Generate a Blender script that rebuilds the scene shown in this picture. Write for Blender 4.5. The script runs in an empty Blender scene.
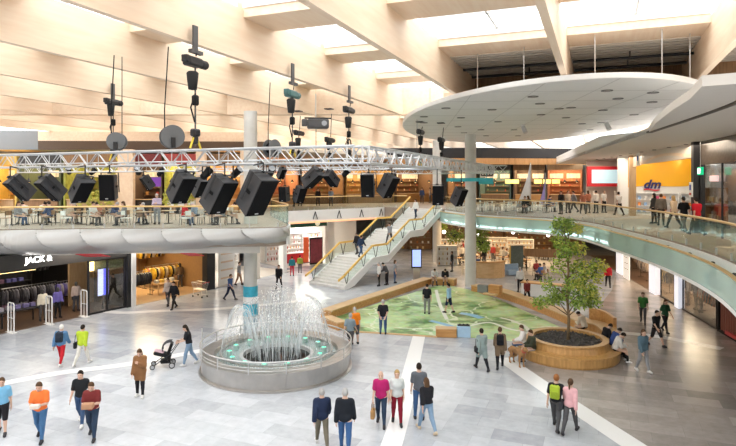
import bpy, math, random
import numpy as np
from mathutils import Vector, Matrix
random.seed(7)
SC = bpy.context.scene
COL = SC.collection
# ------------------------------------------------------------------ view constants
F, H, HZ = 570.0, 7.7, 182.0          # focal length in px, eye height, horizon row
T = math.radians(22.0)                 # the hall's long axis, seen from the camera
ST, CT = math.sin(T), math.cos(T)
R = math.radians
def g(px, py, z=0.0):
    d = F * (H - z) / (py - HZ); return ((px - 368) / F * d, d)
def at(px, d): return (px - 368) / F * d
def zat(py, d): return H - (py - HZ) / F * d
def uv(u, v): return (u * ST + v * CT, u * CT - v * ST)     # hall axes -> world
# ------------------------------------------------------------------ materials
MATS = {}
def mat(name, col=(.8,.8,.8), rough=.5, metal=0.0, emit=None, es=0.0, var=.06, scale=6.0, spec=.5, alpha=None, bump=0.0):
    if name in MATS: return MATS[name]
    m = bpy.data.materials.new(name); m.use_nodes = True
    nt = m.node_tree; b = nt.nodes['Principled BSDF']
    b.inputs['Roughness'].default_value = rough
    b.inputs['Metallic'].default_value = metal
    b.inputs['Specular IOR Level'].default_value = spec
    c = tuple(col) + (1,)
    if var > 0:
        tc = nt.nodes.new('ShaderNodeTexCoord'); n = nt.nodes.new('ShaderNodeTexNoise')
        n.inputs['Scale'].default_value = scale; n.inputs['Detail'].default_value = 3
        nt.links.new(tc.outputs['Object'], n.inputs['Vector'])
        mx = nt.nodes.new('ShaderNodeMix'); mx.data_type = 'RGBA'
        mx.inputs[6].default_value = tuple(max(0, k*(1-var*1.6)) for k in col) + (1,)
        mx.inputs[7].default_value = tuple(min(1, k*(1+var)) for k in col) + (1,)
        nt.links.new(n.outputs['Fac'], mx.inputs[0]); nt.links.new(mx.outputs[2], b.inputs['Base Color'])
        if bump > 0:
            bp = nt.nodes.new('ShaderNodeBump'); bp.inputs['Strength'].default_value = bump
            nt.links.new(n.outputs['Fac'], bp.inputs['Height']); nt.links.new(bp.outputs[0], b.inputs['Normal'])
    else:
        b.inputs['Base Color'].default_value = c
    if emit is not None:
        b.inputs['Emission Color'].default_value = tuple(emit) + (1,); b.inputs['Emission Strength'].default_value = es
    m.diffuse_color = c
    MATS[name] = m; return m
def wood(name, c1, c2, scale=2.0, rough=.45, axis='Z', stretch=12):
    if name in MATS: return MATS[name]
    m = mat(name, c1, rough, var=0); nt = m.node_tree; b = nt.nodes['Principled BSDF']
    tc = nt.nodes.new('ShaderNodeTexCoord'); mp = nt.nodes.new('ShaderNodeMapping'); n = nt.nodes.new('ShaderNodeTexNoise')
    s = [scale*stretch]*3; s['XYZ'.index(axis)] = scale
    mp.inputs['Scale'].default_value = s
    n.inputs['Scale'].default_value = 1.0; n.inputs['Detail'].default_value = 4
    cr = nt.nodes.new('ShaderNodeValToRGB')
    cr.color_ramp.elements[0].position = .35; cr.color_ramp.elements[0].color = tuple(c2)+(1,)
    cr.color_ramp.elements[1].position = .65; cr.color_ramp.elements[1].color = tuple(c1)+(1,)
    nt.links.new(tc.outputs['Object'], mp.inputs[0]); nt.links.new(mp.outputs[0], n.inputs['Vector'])
    nt.links.new(n.outputs['Fac'], cr.inputs[0]); nt.links.new(cr.outputs[0], b.inputs['Base Color'])
    return m
def glass(name, tint=(.9,.97,.95), gloss=.12, rough=.03, diff=0.0, dcol=(.8,.9,.88)):
    if name in MATS: return MATS[name]
    m = bpy.data.materials.new(name); m.use_nodes = True; nt = m.node_tree; nt.nodes.clear()
    o = nt.nodes.new('ShaderNodeOutputMaterial'); t = nt.nodes.new('ShaderNodeBsdfTransparent'); t.inputs[0].default_value = tuple(tint)+(1,)
    gl = nt.nodes.new('ShaderNodeBsdfGlossy'); gl.inputs['Roughness'].default_value = rough
    fr = nt.nodes.new('ShaderNodeLayerWeight'); fr.inputs[0].default_value = .5
    pw = nt.nodes.new('ShaderNodeMath'); pw.operation = 'POWER'; pw.inputs[1].default_value = 5.0; nt.links.new(fr.outputs['Facing'], pw.inputs[0])
    mu = nt.nodes.new('ShaderNodeMath'); mu.operation = 'MULTIPLY_ADD'; mu.inputs[1].default_value = .55; mu.inputs[2].default_value = gloss*.4
    mu.use_clamp = True
    mx = nt.nodes.new('ShaderNodeMixShader')
    nt.links.new(pw.outputs[0], mu.inputs[0]); nt.links.new(mu.outputs[0], mx.inputs[0])
    nt.links.new(t.outputs[0], mx.inputs[1]); nt.links.new(gl.outputs[0], mx.inputs[2])
    last = mx
    if diff > 0:
        df = nt.nodes.new('ShaderNodeBsdfDiffuse'); df.inputs[0].default_value = tuple(dcol)+(1,)
        m2 = nt.nodes.new('ShaderNodeMixShader'); m2.inputs[0].default_value = diff
        nt.links.new(mx.outputs[0], m2.inputs[1]); nt.links.new(df.outputs[0], m2.inputs[2]); last = m2
    nt.links.new(last.outputs[0], o.inputs[0]); m.diffuse_color = tuple(tint)+(.3,)
    MATS[name] = m; return m
# ------------------------------------------------------------------ mesh builder
class MB:
    def __init__(s): s.v = []; s.f = []; s.mi = []; s.cur = 0
    def add(s, vs, fs):
        b = len(s.v); s.v += [tuple(p) for p in vs]
        for f in fs: s.f.append(tuple(b+i for i in f)); s.mi.append(s.cur)
        return s
    def box(s, c, d, rz=0.0, m=None):
        x, y, z = d[0]/2, d[1]/2, d[2]/2
        vs = [(-x,-y,-z),(x,-y,-z),(x,y,-z),(-x,y,-z),(-x,-y,z),(x,-y,z),(x,y,z),(-x,y,z)]
        if m is None:
            cz, sz = math.cos(rz), math.sin(rz)
            vs = [(c[0]+a*cz-b*sz, c[1]+a*sz+b*cz, c[2]+k) for a,b,k in vs]
        else:
            vs = [tuple(m @ Vector((a,b,k)) + Vector(c)) for a,b,k in vs]
        return s.add(vs, [(3,2,1,0),(4,5,6,7),(0,1,5,4),(1,2,6,5),(2,3,7,6),(3,0,4,7)])
    def rbox(s, c, d, r=.02, rz=0.0, m=None):          # box with chamfered edges
        x, y, z = d[0]/2, d[1]/2, d[2]/2; r = min(r, x*.49, y*.49, z*.49)
        vs = []; idx = {}
        for sx in (-1,1):
            for sy in (-1,1):
                for sz in (-1,1):
                    for k in range(3):
                        q = [sx*(x-r), sy*(y-r), sz*(z-r)]; q[k] = (sx*x, sy*y, sz*z)[k]
                        idx[(sx,sy,sz,k)] = len(vs); vs.append(tuple(q))
        fs = []
        def I(a,b,c_,k): return idx[(a,b,c_,k)]
        for k in range(3):
            for sg in (-1,1):
                o = [(-1,-1),(1,-1),(1,1),(-1,1)]
                q = []
                for a,b in o:
                    t = [0,0,0]; t[k]=sg; t[(k+1)%3]=a; t[(k+2)%3]=b
                    q.append(I(t[0],t[1],t[2],k))
                fs.append(tuple(q if sg>0 else q[::-1]))
        for k in range(3):
            i, j = (k+1)%3, (k+2)%3
            for si in (-1,1):
                for sj in (-1,1):
                    a=[0,0,0]; a[i]=si; a[j]=sj; a[k]=-1; b_=list(a); b_[k]=1
                    q=[I(*a,i),I(*b_,i),I(*b_,j),I(*a,j)]
                    fs.append(tuple(q if si*sj<0 else q[::-1]))
        for sx in (-1,1):
            for sy in (-1,1):
                for sz in (-1,1):
                    q=[I(sx,sy,sz,0),I(sx,sy,sz,1),I(sx,sy,sz,2)]
                    fs.append(tuple(q if sx*sy*sz>0 else q[::-1]))
        if m is None:
            cz, sn = math.cos(rz), math.sin(rz)
            vs = [(c[0]+a*cz-b*sn, c[1]+a*sn+b*cz, c[2]+k) for a,b,k in vs]
        else: vs = [tuple(m @ Vector(p) + Vector(c)) for p in vs]
        return s.add(vs, fs)
    def tube(s, pts, r, n=8, cap=True, closed=False):
        pts = [Vector(p) for p in pts]; k = len(pts)
        rs = r if isinstance(r,(list,tuple)) else [r]*k
        vs = []; prev = None
        for i,p in enumerate(pts):
            if closed: t = pts[(i+1)%k]-pts[i-1]
            else: t = pts[min(i+1,k-1)]-pts[max(i-1,0)]
            t = t.normalized() if t.length>1e-9 else Vector((0,0,1))
            if prev is None:
                a = Vector((0,0,1)) if abs(t.z)<.9 else Vector((1,0,0))
                nx = t.cross(a).normalized()
            else:
                nx = prev - t*prev.dot(t)
                nx = nx.normalized() if nx.length>1e-6 else t.orthogonal().normalized()
            prev = nx; ny = t.cross(nx)
            for j in range(n):
                a = 2*math.pi*j/n
                vs.append(tuple(p + nx*(math.cos(a)*rs[i]) + ny*(math.sin(a)*rs[i])))
        fs = []
        for i in range(k if closed else k-1):
            i2 = (i+1)%k
            for j in range(n):
                j2=(j+1)%n
                fs.append((i*n+j, i*n+j2, i2*n+j2, i2*n+j))
        if cap and not closed:
            fs.append(tuple(range(n))[::-1]); fs.append(tuple((k-1)*n+j for j in range(n)))
        return s.add(vs, fs)
    def lathe(s, prof, n=24, c=(0,0,0), cap=True, m=None):
        vs=[]; k=len(prof)
        for r,z in prof:
            for j in range(n):
                a=2*math.pi*j/n; vs.append((r*math.cos(a), r*math.sin(a), z))
        fs=[]
        for i in range(k-1):
            for j in range(n):
                j2=(j+1)%n; fs.append((i*n+j,i*n+j2,(i+1)*n+j2,(i+1)*n+j))
        if cap:
            if prof[0][0]>1e-6: fs.append(tuple(range(n))[::-1])
            if prof[-1][0]>1e-6: fs.append(tuple((k-1)*n+j for j in range(n)))
        C=Vector(c)
        vs=[tuple((m @ Vector(p) if m is not None else Vector(p))+C) for p in vs]
        return s.add(vs, fs)
    def prism(s, poly, z0, z1):
        n=len(poly); ar=sum(poly[i][0]*poly[(i+1)%n][1]-poly[(i+1)%n][0]*poly[i][1] for i in range(n))
        if ar<0: poly=poly[::-1]
        vs=[(x,y,z0) for x,y in poly]+[(x,y,z1) for x,y in poly]
        fs=[tuple(range(n))[::-1], tuple(range(n,2*n))]
        for i in range(n):
            j=(i+1)%n; fs.append((i,j,n+j,n+i))
        return s.add(vs, fs)
    def ball(s, c, r, nu=10, nv=6, m=None):
        if not isinstance(r,(list,tuple)): r=(r,r,r)
        vs=[]; fs=[]
        for i in range(nv+1):
            th=math.pi*i/nv
            for j in range(nu):
                ph=2*math.pi*j/nu
                p=Vector((r[0]*math.sin(th)*math.cos(ph), r[1]*math.sin(th)*math.sin(ph), -r[2]*math.cos(th)))
                vs.append(tuple((m@p if m is not None else p)+Vector(c)))
        for i in range(nv):
            for j in range(nu):
                j2=(j+1)%nu; fs.append((i*nu+j,i*nu+j2,(i+1)*nu+j2,(i+1)*nu+j))
        return s.add(vs, fs)
    def strip(s, A, B):                                  # quads between two rows of points
        n=len(A); return s.add(list(A)+list(B), [(i,i+1,n+i+1,n+i) for i in range(n-1)])
    def wall(s, path, z0, z1, th):                       # upright band of thickness th along a 2D path
        n=len(path); L=[]; Rr=[]
        for i,p in enumerate(path):
            a=Vector(path[max(i-1,0)]); b=Vector(path[min(i+1,n-1)]); t=(b-a).normalized(); nn=Vector((-t.y,t.x))
            L.append((p[0]+nn.x*th/2,p[1]+nn.y*th/2)); Rr.append((p[0]-nn.x*th/2,p[1]-nn.y*th/2))
        a0=[(x,y,z0) for x,y in L]; a1=[(x,y,z1) for x,y in L]; b0=[(x,y,z0) for x,y in Rr]; b1=[(x,y,z1) for x,y in Rr]
        s.strip(a1,a0); s.strip(b0,b1); s.strip(b1,a1); s.strip(a0,b0)
        s.add([a0[0],a1[0],b1[0],b0[0]],[(0,1,2,3)]); s.add([a0[-1],a1[-1],b1[-1],b0[-1]],[(3,2,1,0)])
        return s
    def build(s, name, m, parent=None, smooth=False, loc=None):
        me=bpy.data.meshes.new(name); me.from_pydata(s.v,[],s.f)
        for q in (m if isinstance(m,(list,tuple)) else [m]): me.materials.append(q)
        if any(s.mi): me.polygons.foreach_set('material_index', s.mi)
        if smooth: me.polygons.foreach_set('use_smooth',[True]*len(me.polygons))
        me.update()
        o=bpy.data.objects.new(name,me); COL.objects.link(o)
        if parent is not None: o.parent=parent
        if loc is not None: o.location=loc
        return o
def tag(o, label, cat, group=None):
    o['label']=label; o['category']=cat
    if group: o['group']=group
    return o
def thing(name, label, cat, loc=(0,0,0), rz=0.0, group=None):
    o=bpy.data.objects.new(name,None); COL.objects.link(o); o.empty_display_size=.2
    o.location=loc; o.rotation_euler=(0,0,rz); return tag(o,label,cat,group)
def struct(name, mb, m, smooth=False):
    o=mb.build(name,m,None,smooth); o['kind']='structure'; return o
def copy_tree(o, loc=None, rz=None, label=None, group=None, scale=None):
    def cp(a, par):
        c=a.copy(); COL.objects.link(c)
        if par is not None: c.parent=par
        for ch in list(a.children): cp(ch,c)
        return c
    c=cp(o,None)
    if loc is not None: c.location=loc
    if rz is not None: c.rotation_euler=(0,0,rz)
    if scale is not None: c.scale=(scale,)*3
    if label: c['label']=label
    if group: c['group']=group
    return c
def text(name, body, size, m, parent=None, loc=(0,0,0), rot=(math.pi/2,0,0), ext=.02, align='CENTER', shear=0.0, bold=0.0):
    cu=bpy.data.curves.new(name,'FONT'); cu.body=body; cu.size=size; cu.extrude=ext; cu.align_x=align; cu.align_y='CENTER'; cu.shear=shear; cu.offset=bold
    cu.materials.append(m); c=bpy.data.objects.new(name,cu); COL.objects.link(c); dg=bpy.context.evaluated_depsgraph_get()
    me=bpy.data.meshes.new_from_object(c.evaluated_get(dg)); bpy.data.objects.remove(c); bpy.data.curves.remove(cu)
    if not me.materials: me.materials.append(m)
    o=bpy.data.objects.new(name,me); COL.objects.link(o); o.parent=parent; o.location=loc; o.rotation_euler=rot
    return o
def smooth_path(pts, n=6):
    P=[Vector(p) for p in pts]; out=[]
    for i in range(len(P)-1):
        p0=P[max(i-1,0)]; p1=P[i]; p2=P[i+1]; p3=P[min(i+2,len(P)-1)]
        for k in range(n):
            t=k/n
            out.append(tuple(.5*((2*p1)+(-p0+p2)*t+(2*p0-5*p1+4*p2-p3)*t*t+(-p0+3*p1-3*p2+p3)*t**3)))
    out.append(tuple(P[-1])); return out
def resample(path, step):
    out=[path[0]]; acc=0
    for i in range(1,len(path)):
        a=Vector(path[i-1]); b=Vector(path[i]); L=(b-a).length; 
        while acc+L>=step:
            t=(step-acc)/L; a=a+(b-a)*t; out.append(tuple(a)); L=(b-a).length; acc=0
        acc+=L
    return out
def lamp_area(name, loc, size, power, col=(1,1,1), rot=(0,0,0), sy=None):
    l=bpy.data.lights.new(name,'AREA'); l.energy=power; l.color=col; l.size=size
    if sy: l.shape='RECTANGLE'; l.size_y=sy
    o=bpy.data.objects.new(name,l); COL.objects.link(o); o.location=loc; o.rotation_euler=rot; return o
def lamp_point(name, loc, power, col=(1,.8,.55), r=.15):
    l=bpy.data.lights.new(name,'POINT'); l.energy=power; l.color=col; l.shadow_soft_size=r
    o=bpy.data.objects.new(name,l); COL.objects.link(o); o.location=loc; return o
# ------------------------------------------------------------------ camera and world
cam=bpy.data.cameras.new('camera'); co=bpy.data.objects.new('camera',cam); COL.objects.link(co)
co.location=(0,0,H); co.rotation_euler=(math.pi/2,0,0)
cam.sensor_width=36; cam.lens=36*F/736; cam.shift_y=(HZ-223)/736; cam.clip_end=500
SC.camera=co
w=bpy.data.worlds.new('overcast_sky'); SC.world=w; w.use_nodes=True
nt=w.node_tree; bg=nt.nodes['Background']
tc=nt.nodes.new('ShaderNodeTexCoord'); sp=nt.nodes.new('ShaderNodeSeparateXYZ'); cr=nt.nodes.new('ShaderNodeValToRGB')
cr.color_ramp.elements[0].position=.45; cr.color_ramp.elements[0].color=(.55,.53,.5,1)
cr.color_ramp.elements[1].position=.62; cr.color_ramp.elements[1].color=(.96,.985,1,1)
mp=nt.nodes.new('ShaderNodeMath'); mp.operation='MULTIPLY_ADD'; mp.inputs[1].default_value=.5; mp.inputs[2].default_value=.5
nt.links.new(tc.outputs['Generated'],sp.inputs[0]); nt.links.new(sp.outputs[2],mp.inputs[0]); nt.links.new(mp.outputs[0],cr.inputs[0])
nt.links.new(cr.outputs[0],bg.inputs[0]); bg.inputs[1].default_value=3.9
vs=SC.view_settings; vs.view_transform='Standard'; vs.look='None'; vs.gamma=1; vs.use_curve_mapping=False; vs.exposure=0.14
SC.cycles.max_bounces=8; SC.cycles.diffuse_bounces=4; SC.cycles.transparent_max_bounces=24
SC.cycles.use_denoising=True; SC.cycles.sample_clamp_indirect=8
# ------------------------------------------------------------------ common materials
M_wood=wood('pale_spruce',(.85,.675,.505),(.80,.60,.43),.6,.5,'Y',10)
M_oak=wood('oak_bench',(.60,.32,.11),(.48,.23,.07),1.2,.4,'X',8)
M_rail=mat('brass_handrail',(.78,.55,.24),.3,.6)
M_brown=wood('brown_wood',(.30,.17,.08),(.22,.12,.055),1.0,.5)
M_white=mat('white_paint',(.84,.84,.83),.5,var=.02)
M_cream=mat('cream_plaster',(.80,.74,.66),.6,var=.03)
M_conc=mat('pale_concrete',(.62,.61,.58),.7,var=.1,scale=2)
M_steel=mat('brushed_steel',(.6,.6,.6),.3,.9,var=.08)
M_alu=mat('truss_aluminium',(.60,.61,.62),.35,.6,var=.04)
M_black=mat('black_plastic',(.008,.008,.009),.6,var=.2,spec=.25)
M_dark=mat('dark_metal',(.025,.025,.028),.45,.3)
M_char=mat('charcoal_panel',(.035,.032,.03),.45)
M_glass=glass('balustrade_glass',(.92,.98,.96),.06)
M_sky=glass('skylight_glass',(.97,.98,.98),.05)
M_green=mat('leaf_green',(.16,.33,.05),.5,var=.35,scale=3)
M_red=mat('red_panel',(.55,.02,.03),.4)
M_lampw=mat('lamp_white',(1,1,1),.5,emit=(1,.97,.92),es=6,var=0)
M_lampy=mat('lamp_warm',(1,.8,.4),.5,emit=(1,.72,.3),es=6,var=0)
# ------------------------------------------------------------------ floor
def stone(name, c1, c2, c3, rough):
    m=bpy.data.materials.new(name); m.use_nodes=True; nt=m.node_tree; b=nt.nodes['Principled BSDF']; b.inputs['Roughness'].default_value=rough
    tc=nt.nodes.new('ShaderNodeTexCoord'); mp=nt.nodes.new('ShaderNodeMapping'); mp.inputs['Rotation'].default_value=(0,0,T)
    nt.links.new(tc.outputs['Object'],mp.inputs[0])
    def brick(w_,h_,off,mort):
        k=nt.nodes.new('ShaderNodeTexBrick'); k.inputs['Scale'].default_value=1; k.inputs['Brick Width'].default_value=w_; k.inputs['Row Height'].default_value=h_
        k.offset=off; k.inputs['Mortar Size'].default_value=mort; k.inputs['Bias'].default_value=0
        nt.links.new(mp.outputs[0],k.inputs[0]); return k
    a=brick(1.5,.75,.37,.004); a.inputs[1].default_value=tuple(c1)+(1,); a.inputs[2].default_value=tuple(c2)+(1,); a.inputs[3].default_value=tuple(x*.75 for x in c2)+(1,)
    d=brick(1.5,.75,.37,.0); d.squash=1; d.inputs[1].default_value=(0,0,0,1); d.inputs[2].default_value=(1,1,1,1); d.inputs[3].default_value=(0,0,0,1)
    big=brick(3.0,2.25,.5,.0); big.inputs[1].default_value=(0,0,0,1); big.inputs[2].default_value=(1,1,1,1)
    n=nt.nodes.new('ShaderNodeTexNoise'); n.inputs['Scale'].default_value=2.5; n.inputs['Detail'].default_value=8; n.inputs['Roughness'].default_value=.7; nt.links.new(mp.outputs[0],n.inputs['Vector'])
    mx=nt.nodes.new('ShaderNodeMix'); mx.data_type='RGBA'; nt.links.new(a.outputs[0],mx.inputs[6]); mx.inputs[7].default_value=tuple(c3)+(1,)
    mu=nt.nodes.new('ShaderNodeMath'); mu.operation='MULTIPLY'; nt.links.new(big.outputs[0],mu.inputs[0]); mu.inputs[1].default_value=.45
    nt.links.new(mu.outputs[0],mx.inputs[0])
    m2=nt.nodes.new('ShaderNodeMix'); m2.data_type='RGBA'; m2.blend_type='SOFT_LIGHT'; m2.inputs[0].default_value=.75
    nt.links.new(mx.outputs[2],m2.inputs[6]); nt.links.new(n.outputs['Fac'],m2.inputs[7])
    m3=nt.nodes.new('ShaderNodeMix'); m3.data_type='RGBA'; m3.blend_type='MIX'; m3.inputs[0].default_value=.25
    nt.links.new(m2.outputs[2],m3.inputs[6]); nt.links.new(mx.outputs[2],m3.inputs[7])
    nt.links.new(m3.outputs[2],b.inputs['Base Color']); return m
M_floor=stone('light_stone_tiles',(.52,.545,.585),(.345,.365,.405),(.60,.62,.65),.22)
M_floorR=stone('grey_stone_tiles',(.43,.385,.355),(.22,.20,.188),(.50,.46,.43),.24)
M_stripe=mat('white_terrazzo',(.86,.86,.86),.25,var=.03,scale=40)
struct('floor',MB().prism([(-48,3),(46,3),(46,84),(-48,84)],-.3,0),M_floor)
# darker paving to the right of the curved white line
edgeR=[g(640,449),g(570,400),g(520,368),g(600,328),g(650,300),g(640,268)]
struct('floor_right',MB().prism([(8.2,12)]+edgeR[:2]+[edgeR[2],g(545,345),g(590,318),g(612,290),g(618,268),(32,58),(34,12)],0,.004),M_floorR)
def stripe(pts,w_):
    b=MB(); pts=smooth_path(pts,5); n=len(pts); L=[];Q=[]
    for i,p in enumerate(pts):
        a=Vector(pts[max(i-1,0)]); c=Vector(pts[min(i+1,n-1)]); t=(c-a).normalized(); L.append((p[0]-t.y*w_/2,p[1]+t.x*w_/2,.008)); Q.append((p[0]+t.y*w_/2,p[1]-t.x*w_/2,.008))
    return b.strip(Q,L)
for k,(pts,w_) in enumerate([([g(419,336),g(412,365),g(402,410),g(390,450)],.62),([g(503,358),g(540,384),g(585,414),g(640,450)],.75),
     ([g(-10,386),g(60,373),g(130,364),g(205,350)],.55),([g(352,324),g(370,321)],.5),([g(60,300),g(110,312),g(160,311),g(230,308),g(330,298)],.6),([g(612,332),g(660,337),g(722,349)],.6)]):
    struct('floor_stripe',stripe(pts,w_),M_stripe)
# ------------------------------------------------------------------ roof: timber beams, cross ribs, glazing
VB=[3.65-4.85*k for k in range(10)]
def ubox(b,u0,u1,v0,v1,z0,z1):
    p=[uv(u0,v0),uv(u1,v0),uv(u1,v1),uv(u0,v1)]; return b.prism(p,z0,z1)
def local_box(name,u0,u1,v0,v1,z0,z1,m,kind=True):
    b=MB().box(((v0+v1)/2,(u0+u1)/2,(z0+z1)/2),(v1-v0,u1-u0,z1-z0)); o=b.build(name,m); o.rotation_euler=(0,0,-T)
    if kind: o['kind']='structure'
    return o
for k,v in enumerate(VB):
    local_box('ceiling_beam',-4,78,v-.11,v+.11,11.7,13.35,M_wood)
M_frame=mat('skylight_frame',(.85,.86,.86),.4,var=.02)
M_ceil=mat('corrugated_ceiling',(.50,.46,.41),.6,var=.05)
wn=0
for k in range(9):
    v1=VB[k]-.11; v0=VB[k+1]+.11
    right=k<2
    for n in range(-3,10):
        u0=(15.8 if not right else 16.2)+6*n
        if right and u0>23: continue
        local_box('ceiling_rib',u0,u0+1.9,v0,v1,13.1,13.75,M_wood)
        a,e=u0+1.9,u0+6
        wn+=1
        if right and n==1: continue
        gp=MB().box(((v0+v1)/2,(a+e)/2,13.72),(v1-v0,e-a,.02)).build('window_%d'%wn,M_sky); gp.rotation_euler=(0,0,-T); gp['kind']='structure'
        f=MB()
        for q in (0,.5,1): f.box(((v0+v1)/2,a+.04+(e-a-.08)*q,13.66),(v1-v0,.09,.09))
        for q in (.5,): f.box((v0+(v1-v0)*q,(a+e)/2,13.66),(.08,e-a,.09))
        f.box(((v0+v1)/2,a+.03,13.55),(v1-v0,.05,.3)); f.box(((v0+v1)/2,e-.03,13.55),(v1-v0,.05,.3))
        o=f.build('window_frame',M_frame,gp)
local_box('ceiling_panel',24.2,31,VB[2]+.11,VB[0]+9,13.08,13.3,M_ceil)
b=MB()
for q in range(14): b.box((0,24.4+.48*q,13.06),(19,.05,.04))
o=b.build('ceiling_slat',M_ceil); o.rotation_euler=(0,0,-T); o.location=(uv(0,1.5)[0],uv(0,1.5)[1],0); o['kind']='structure'
local_box('wall_upper',29.6,29.9,VB[2]+.11,VB[0]+9,11.55,13.2,M_brown)
local_box('ceiling_beam',14,40,VB[0]+4.4,VB[0]+4.7,11.3,13.4,wood('amber_wood',(.55,.36,.18),(.45,.28,.13),.6,.5,'Y',10))
for u_ in (25.7,27.6):
    b=MB().tube([(-5.7,u_,12.8),(-1.4,u_,12.8)],.06)
    b.tube([(-1,u_,12.8),(3.5,u_,12.8)],.06)
    for q in (-3,1.2): b.tube([(q,u_,12.8),(q,u_,13.07)],.03)
    o=b.build('sprinkler_pipe',M_dark); o.rotation_euler=(0,0,-T); tag(o,'dark sprinkler pipe under the corrugated ceiling, '+('nearer' if u_<26 else 'farther')+' of two','pipe')
# cross girder on the columns and end walls
struct('ceiling_girder',MB().box((-9,34.2,12.52),(27,.5,1.6)),M_wood)
def column(name,px,py,r,z1,z0=0):
    x,y=g(px,py); return struct(name,MB().lathe([(r,z0),(r,z1)],28,(x,y,0)),M_conc,False),(x,y)
_,CA=column('column',250.5,316,.38,11.75); _,CB=column('column',470.5,286,.41,11.22); column('column',437,262,.42,11.7)
struct('wall_back',MB().box((0,80.3,6),(100,.3,14)),M_cream)
struct('wall_left',MB().box((-46.3,40,6),(.3,90,12)),M_cream)
struct('wall_rear',MB().box((0,-14,6.5),(92,.3,14)),M_cream)
struct('floor_rear',MB().prism([(-46,-14),(46,-14),(46,3),(-46,3)],-.3,0),M_floor)
struct('ceiling_rear',MB().prism([(-46,-14),(46,-14),(46,-5),(-46,-5)],13.3,13.5),M_cream)
struct('wall_left',MB().box((-46.3,-5,6),(.3,30,12)),M_cream)
struct('wall_right',MB().box((45,44,6),(.3,80,12)),M_cream)
struct('ceiling_left',MB().prism([(-46,44.6),(-7.5,46),(-3,51),(3,60),(3,80),(-46,80)],10.25,10.5),M_cream)
struct('trim_1',MB().wall([(-46,44.5),(-26,45)],10.25,11.75,.2),mat('pale_grey_panel',(.22,.235,.25),.5,var=.02))
struct('trim_2',MB().wall([(-26,45),(-8,46)],10.25,10.95,.2),mat('shadow_brown',(.10,.06,.035),.5)); struct('trim_18',MB().wall([(-26,45),(-8,46)],10.95,11.7,.2),M_wood)  # lower band's dark brown is painted shadow beneath the pale wood
struct('ceiling_back',MB().prism([(4,61),(12,60),(22,62),(44,62),(44,80),(4,80)],10.2,10.4),M_char)
struct('trim_3',MB().wall([(2,60.8),(12,59.9),(24,62)],10.2,11.3,.2),M_dark)
struct('trim_4',MB().wall([(2,60.5),(12,59.6),(24,61.7)],9.55,10.2,.25),wood('orange_wood',(.55,.30,.12),(.45,.22,.08),1,.5))
# ------------------------------------------------------------------ upper floor
EL=smooth_path([(at(-60,26.5),26.5),(at(0,28.6),28.6),(at(60,29.2),29.2),(at(125,29.7),29.7),(at(190,29.8),29.8),(at(240,29.8),29.8),(at(268,30.0),30.0),(at(284,30.6),30.6),(-4.5,32.4),(-5.8,37.0),(-7.2,42.5),(-6.9,46.4),(-4.6,48.9)],8)
EM=[(-4.6,48.9),(0,52.9),(1.5,54.5)]
TOPL,TOPR=(3.73,52.6),(6.55,50.2)
ER=smooth_path([(6.75,49.9),(7.15,47.0),(8.7,42.4),(10.7,40),(12.5,37.6),(13.3,34),(12.95,29),(12.25,22.7),(10.9,17),(8.6,11.8),(6.0,7.6)],8)
M_under=mat('soffit_white',(.64,.605,.56),.6,var=.03)
M_upfl=mat('upper_floor_finish',(.36,.29,.235),.6,var=.1)
def inset(path,d):
    out=[]; n=len(path)
    for i,p in enumerate(path):
        a=Vector(path[max(i-1,0)]); b=Vector(path[min(i+1,n-1)]); t=(b-a).normalized(); out.append((p[0]-t.y*d,p[1]+t.x*d))
    return out
def slab(name,poly,z0,z1,mt,mb):
    b=MB(); b.prism(poly,z0,z1); b.mi=[1]+[0]*(len(b.f)-1); 
    return struct(name,b,[mt,mb])
SL=inset(EL,.12)+inset(EM,.12)+[TOPL,TOPR]+inset(ER,.12)
slab('floor_upper',SL+[(45,7.6),(45,80),(-46,80),(-46,26.5)],4.3,5.3,M_upfl,M_under)
# left balcony: bulging scalloped fascia
cutL=[p for p in EL if True]
STP=.05
path=resample(cutL[:66],STP)
M_scal=mat('pearl_fascia',(.43,.42,.41),.32,.2,var=.03)
A=[]; rows=22; n=len(path)
for j in range(rows+1):
    t=j/rows; row=[]
    for i,p in enumerate(path):
        a=Vector(path[max(i-1,0)]); c=Vector(path[min(i+1,n-1)]); tt=(c-a).normalized(); nn=Vector((tt.y,-tt.x))
        s=i*STP
        ph=((s-1.5*t**1.6+8)/2.05)%1.0
        fade=max(0,min(1,(n-i)*STP/5-.2))
        bul=(.45*math.sin(math.pi*min(1,t*.9+.05))**.8)*fade
        sc=.46*((1-ph)**1.3-.15*math.exp(-ph*14))*math.sin(math.pi*min(1,max(0,t*.92+.04)))**.7*fade
        back=-1.1*max(0,t-.45)**2*3
        off=bul+sc+back*fade
        row.append((p[0]+nn.x*off,p[1]+nn.y*off,5.28-(.62+.78*min(1,(n-i)*STP/11)**.8)*t))
    A.append(row)
b=MB()
for j in range(rows): b.strip(A[j],A[j+1])
for i in range(len(b.f)): pass
o=struct('trim_5',b,M_scal,True)
struct('trim_6',MB().prism([p for p in inset(EL[:46],.75)]+[(-30,40),(-30,28)],3.88,4.3),M_under)
M_fgl=glass('fascia_glass',(.88,.98,.95),.2,.06,.34,(.74,.92,.87))
M_led=mat('led_strip',(1,1,1),.5,emit=(.80,.94,1),es=4.0,var=0)
M_ledo=mat('led_orange',(1,.6,.4),.5,emit=(1,.36,.12),es=.75,var=0)
struct('trim_7',MB().wall(inset(EM,-.05),4.35,5.3,.1),M_white)
struct('trim_16',MB().wall(inset(EL[58:],-.03),4.3,5.3,.1),M_white); struct('trim_17',MB().wall(inset(EL[70:],-.08),4.22,4.36,.1),M_ledo)
struct('trim_8',MB().wall(inset(EM,-.1),4.22,4.36,.1),M_ledo)
struct('trim_9',MB().wall(inset(ER,.0),4.3,5.25,.08),M_white)
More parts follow.
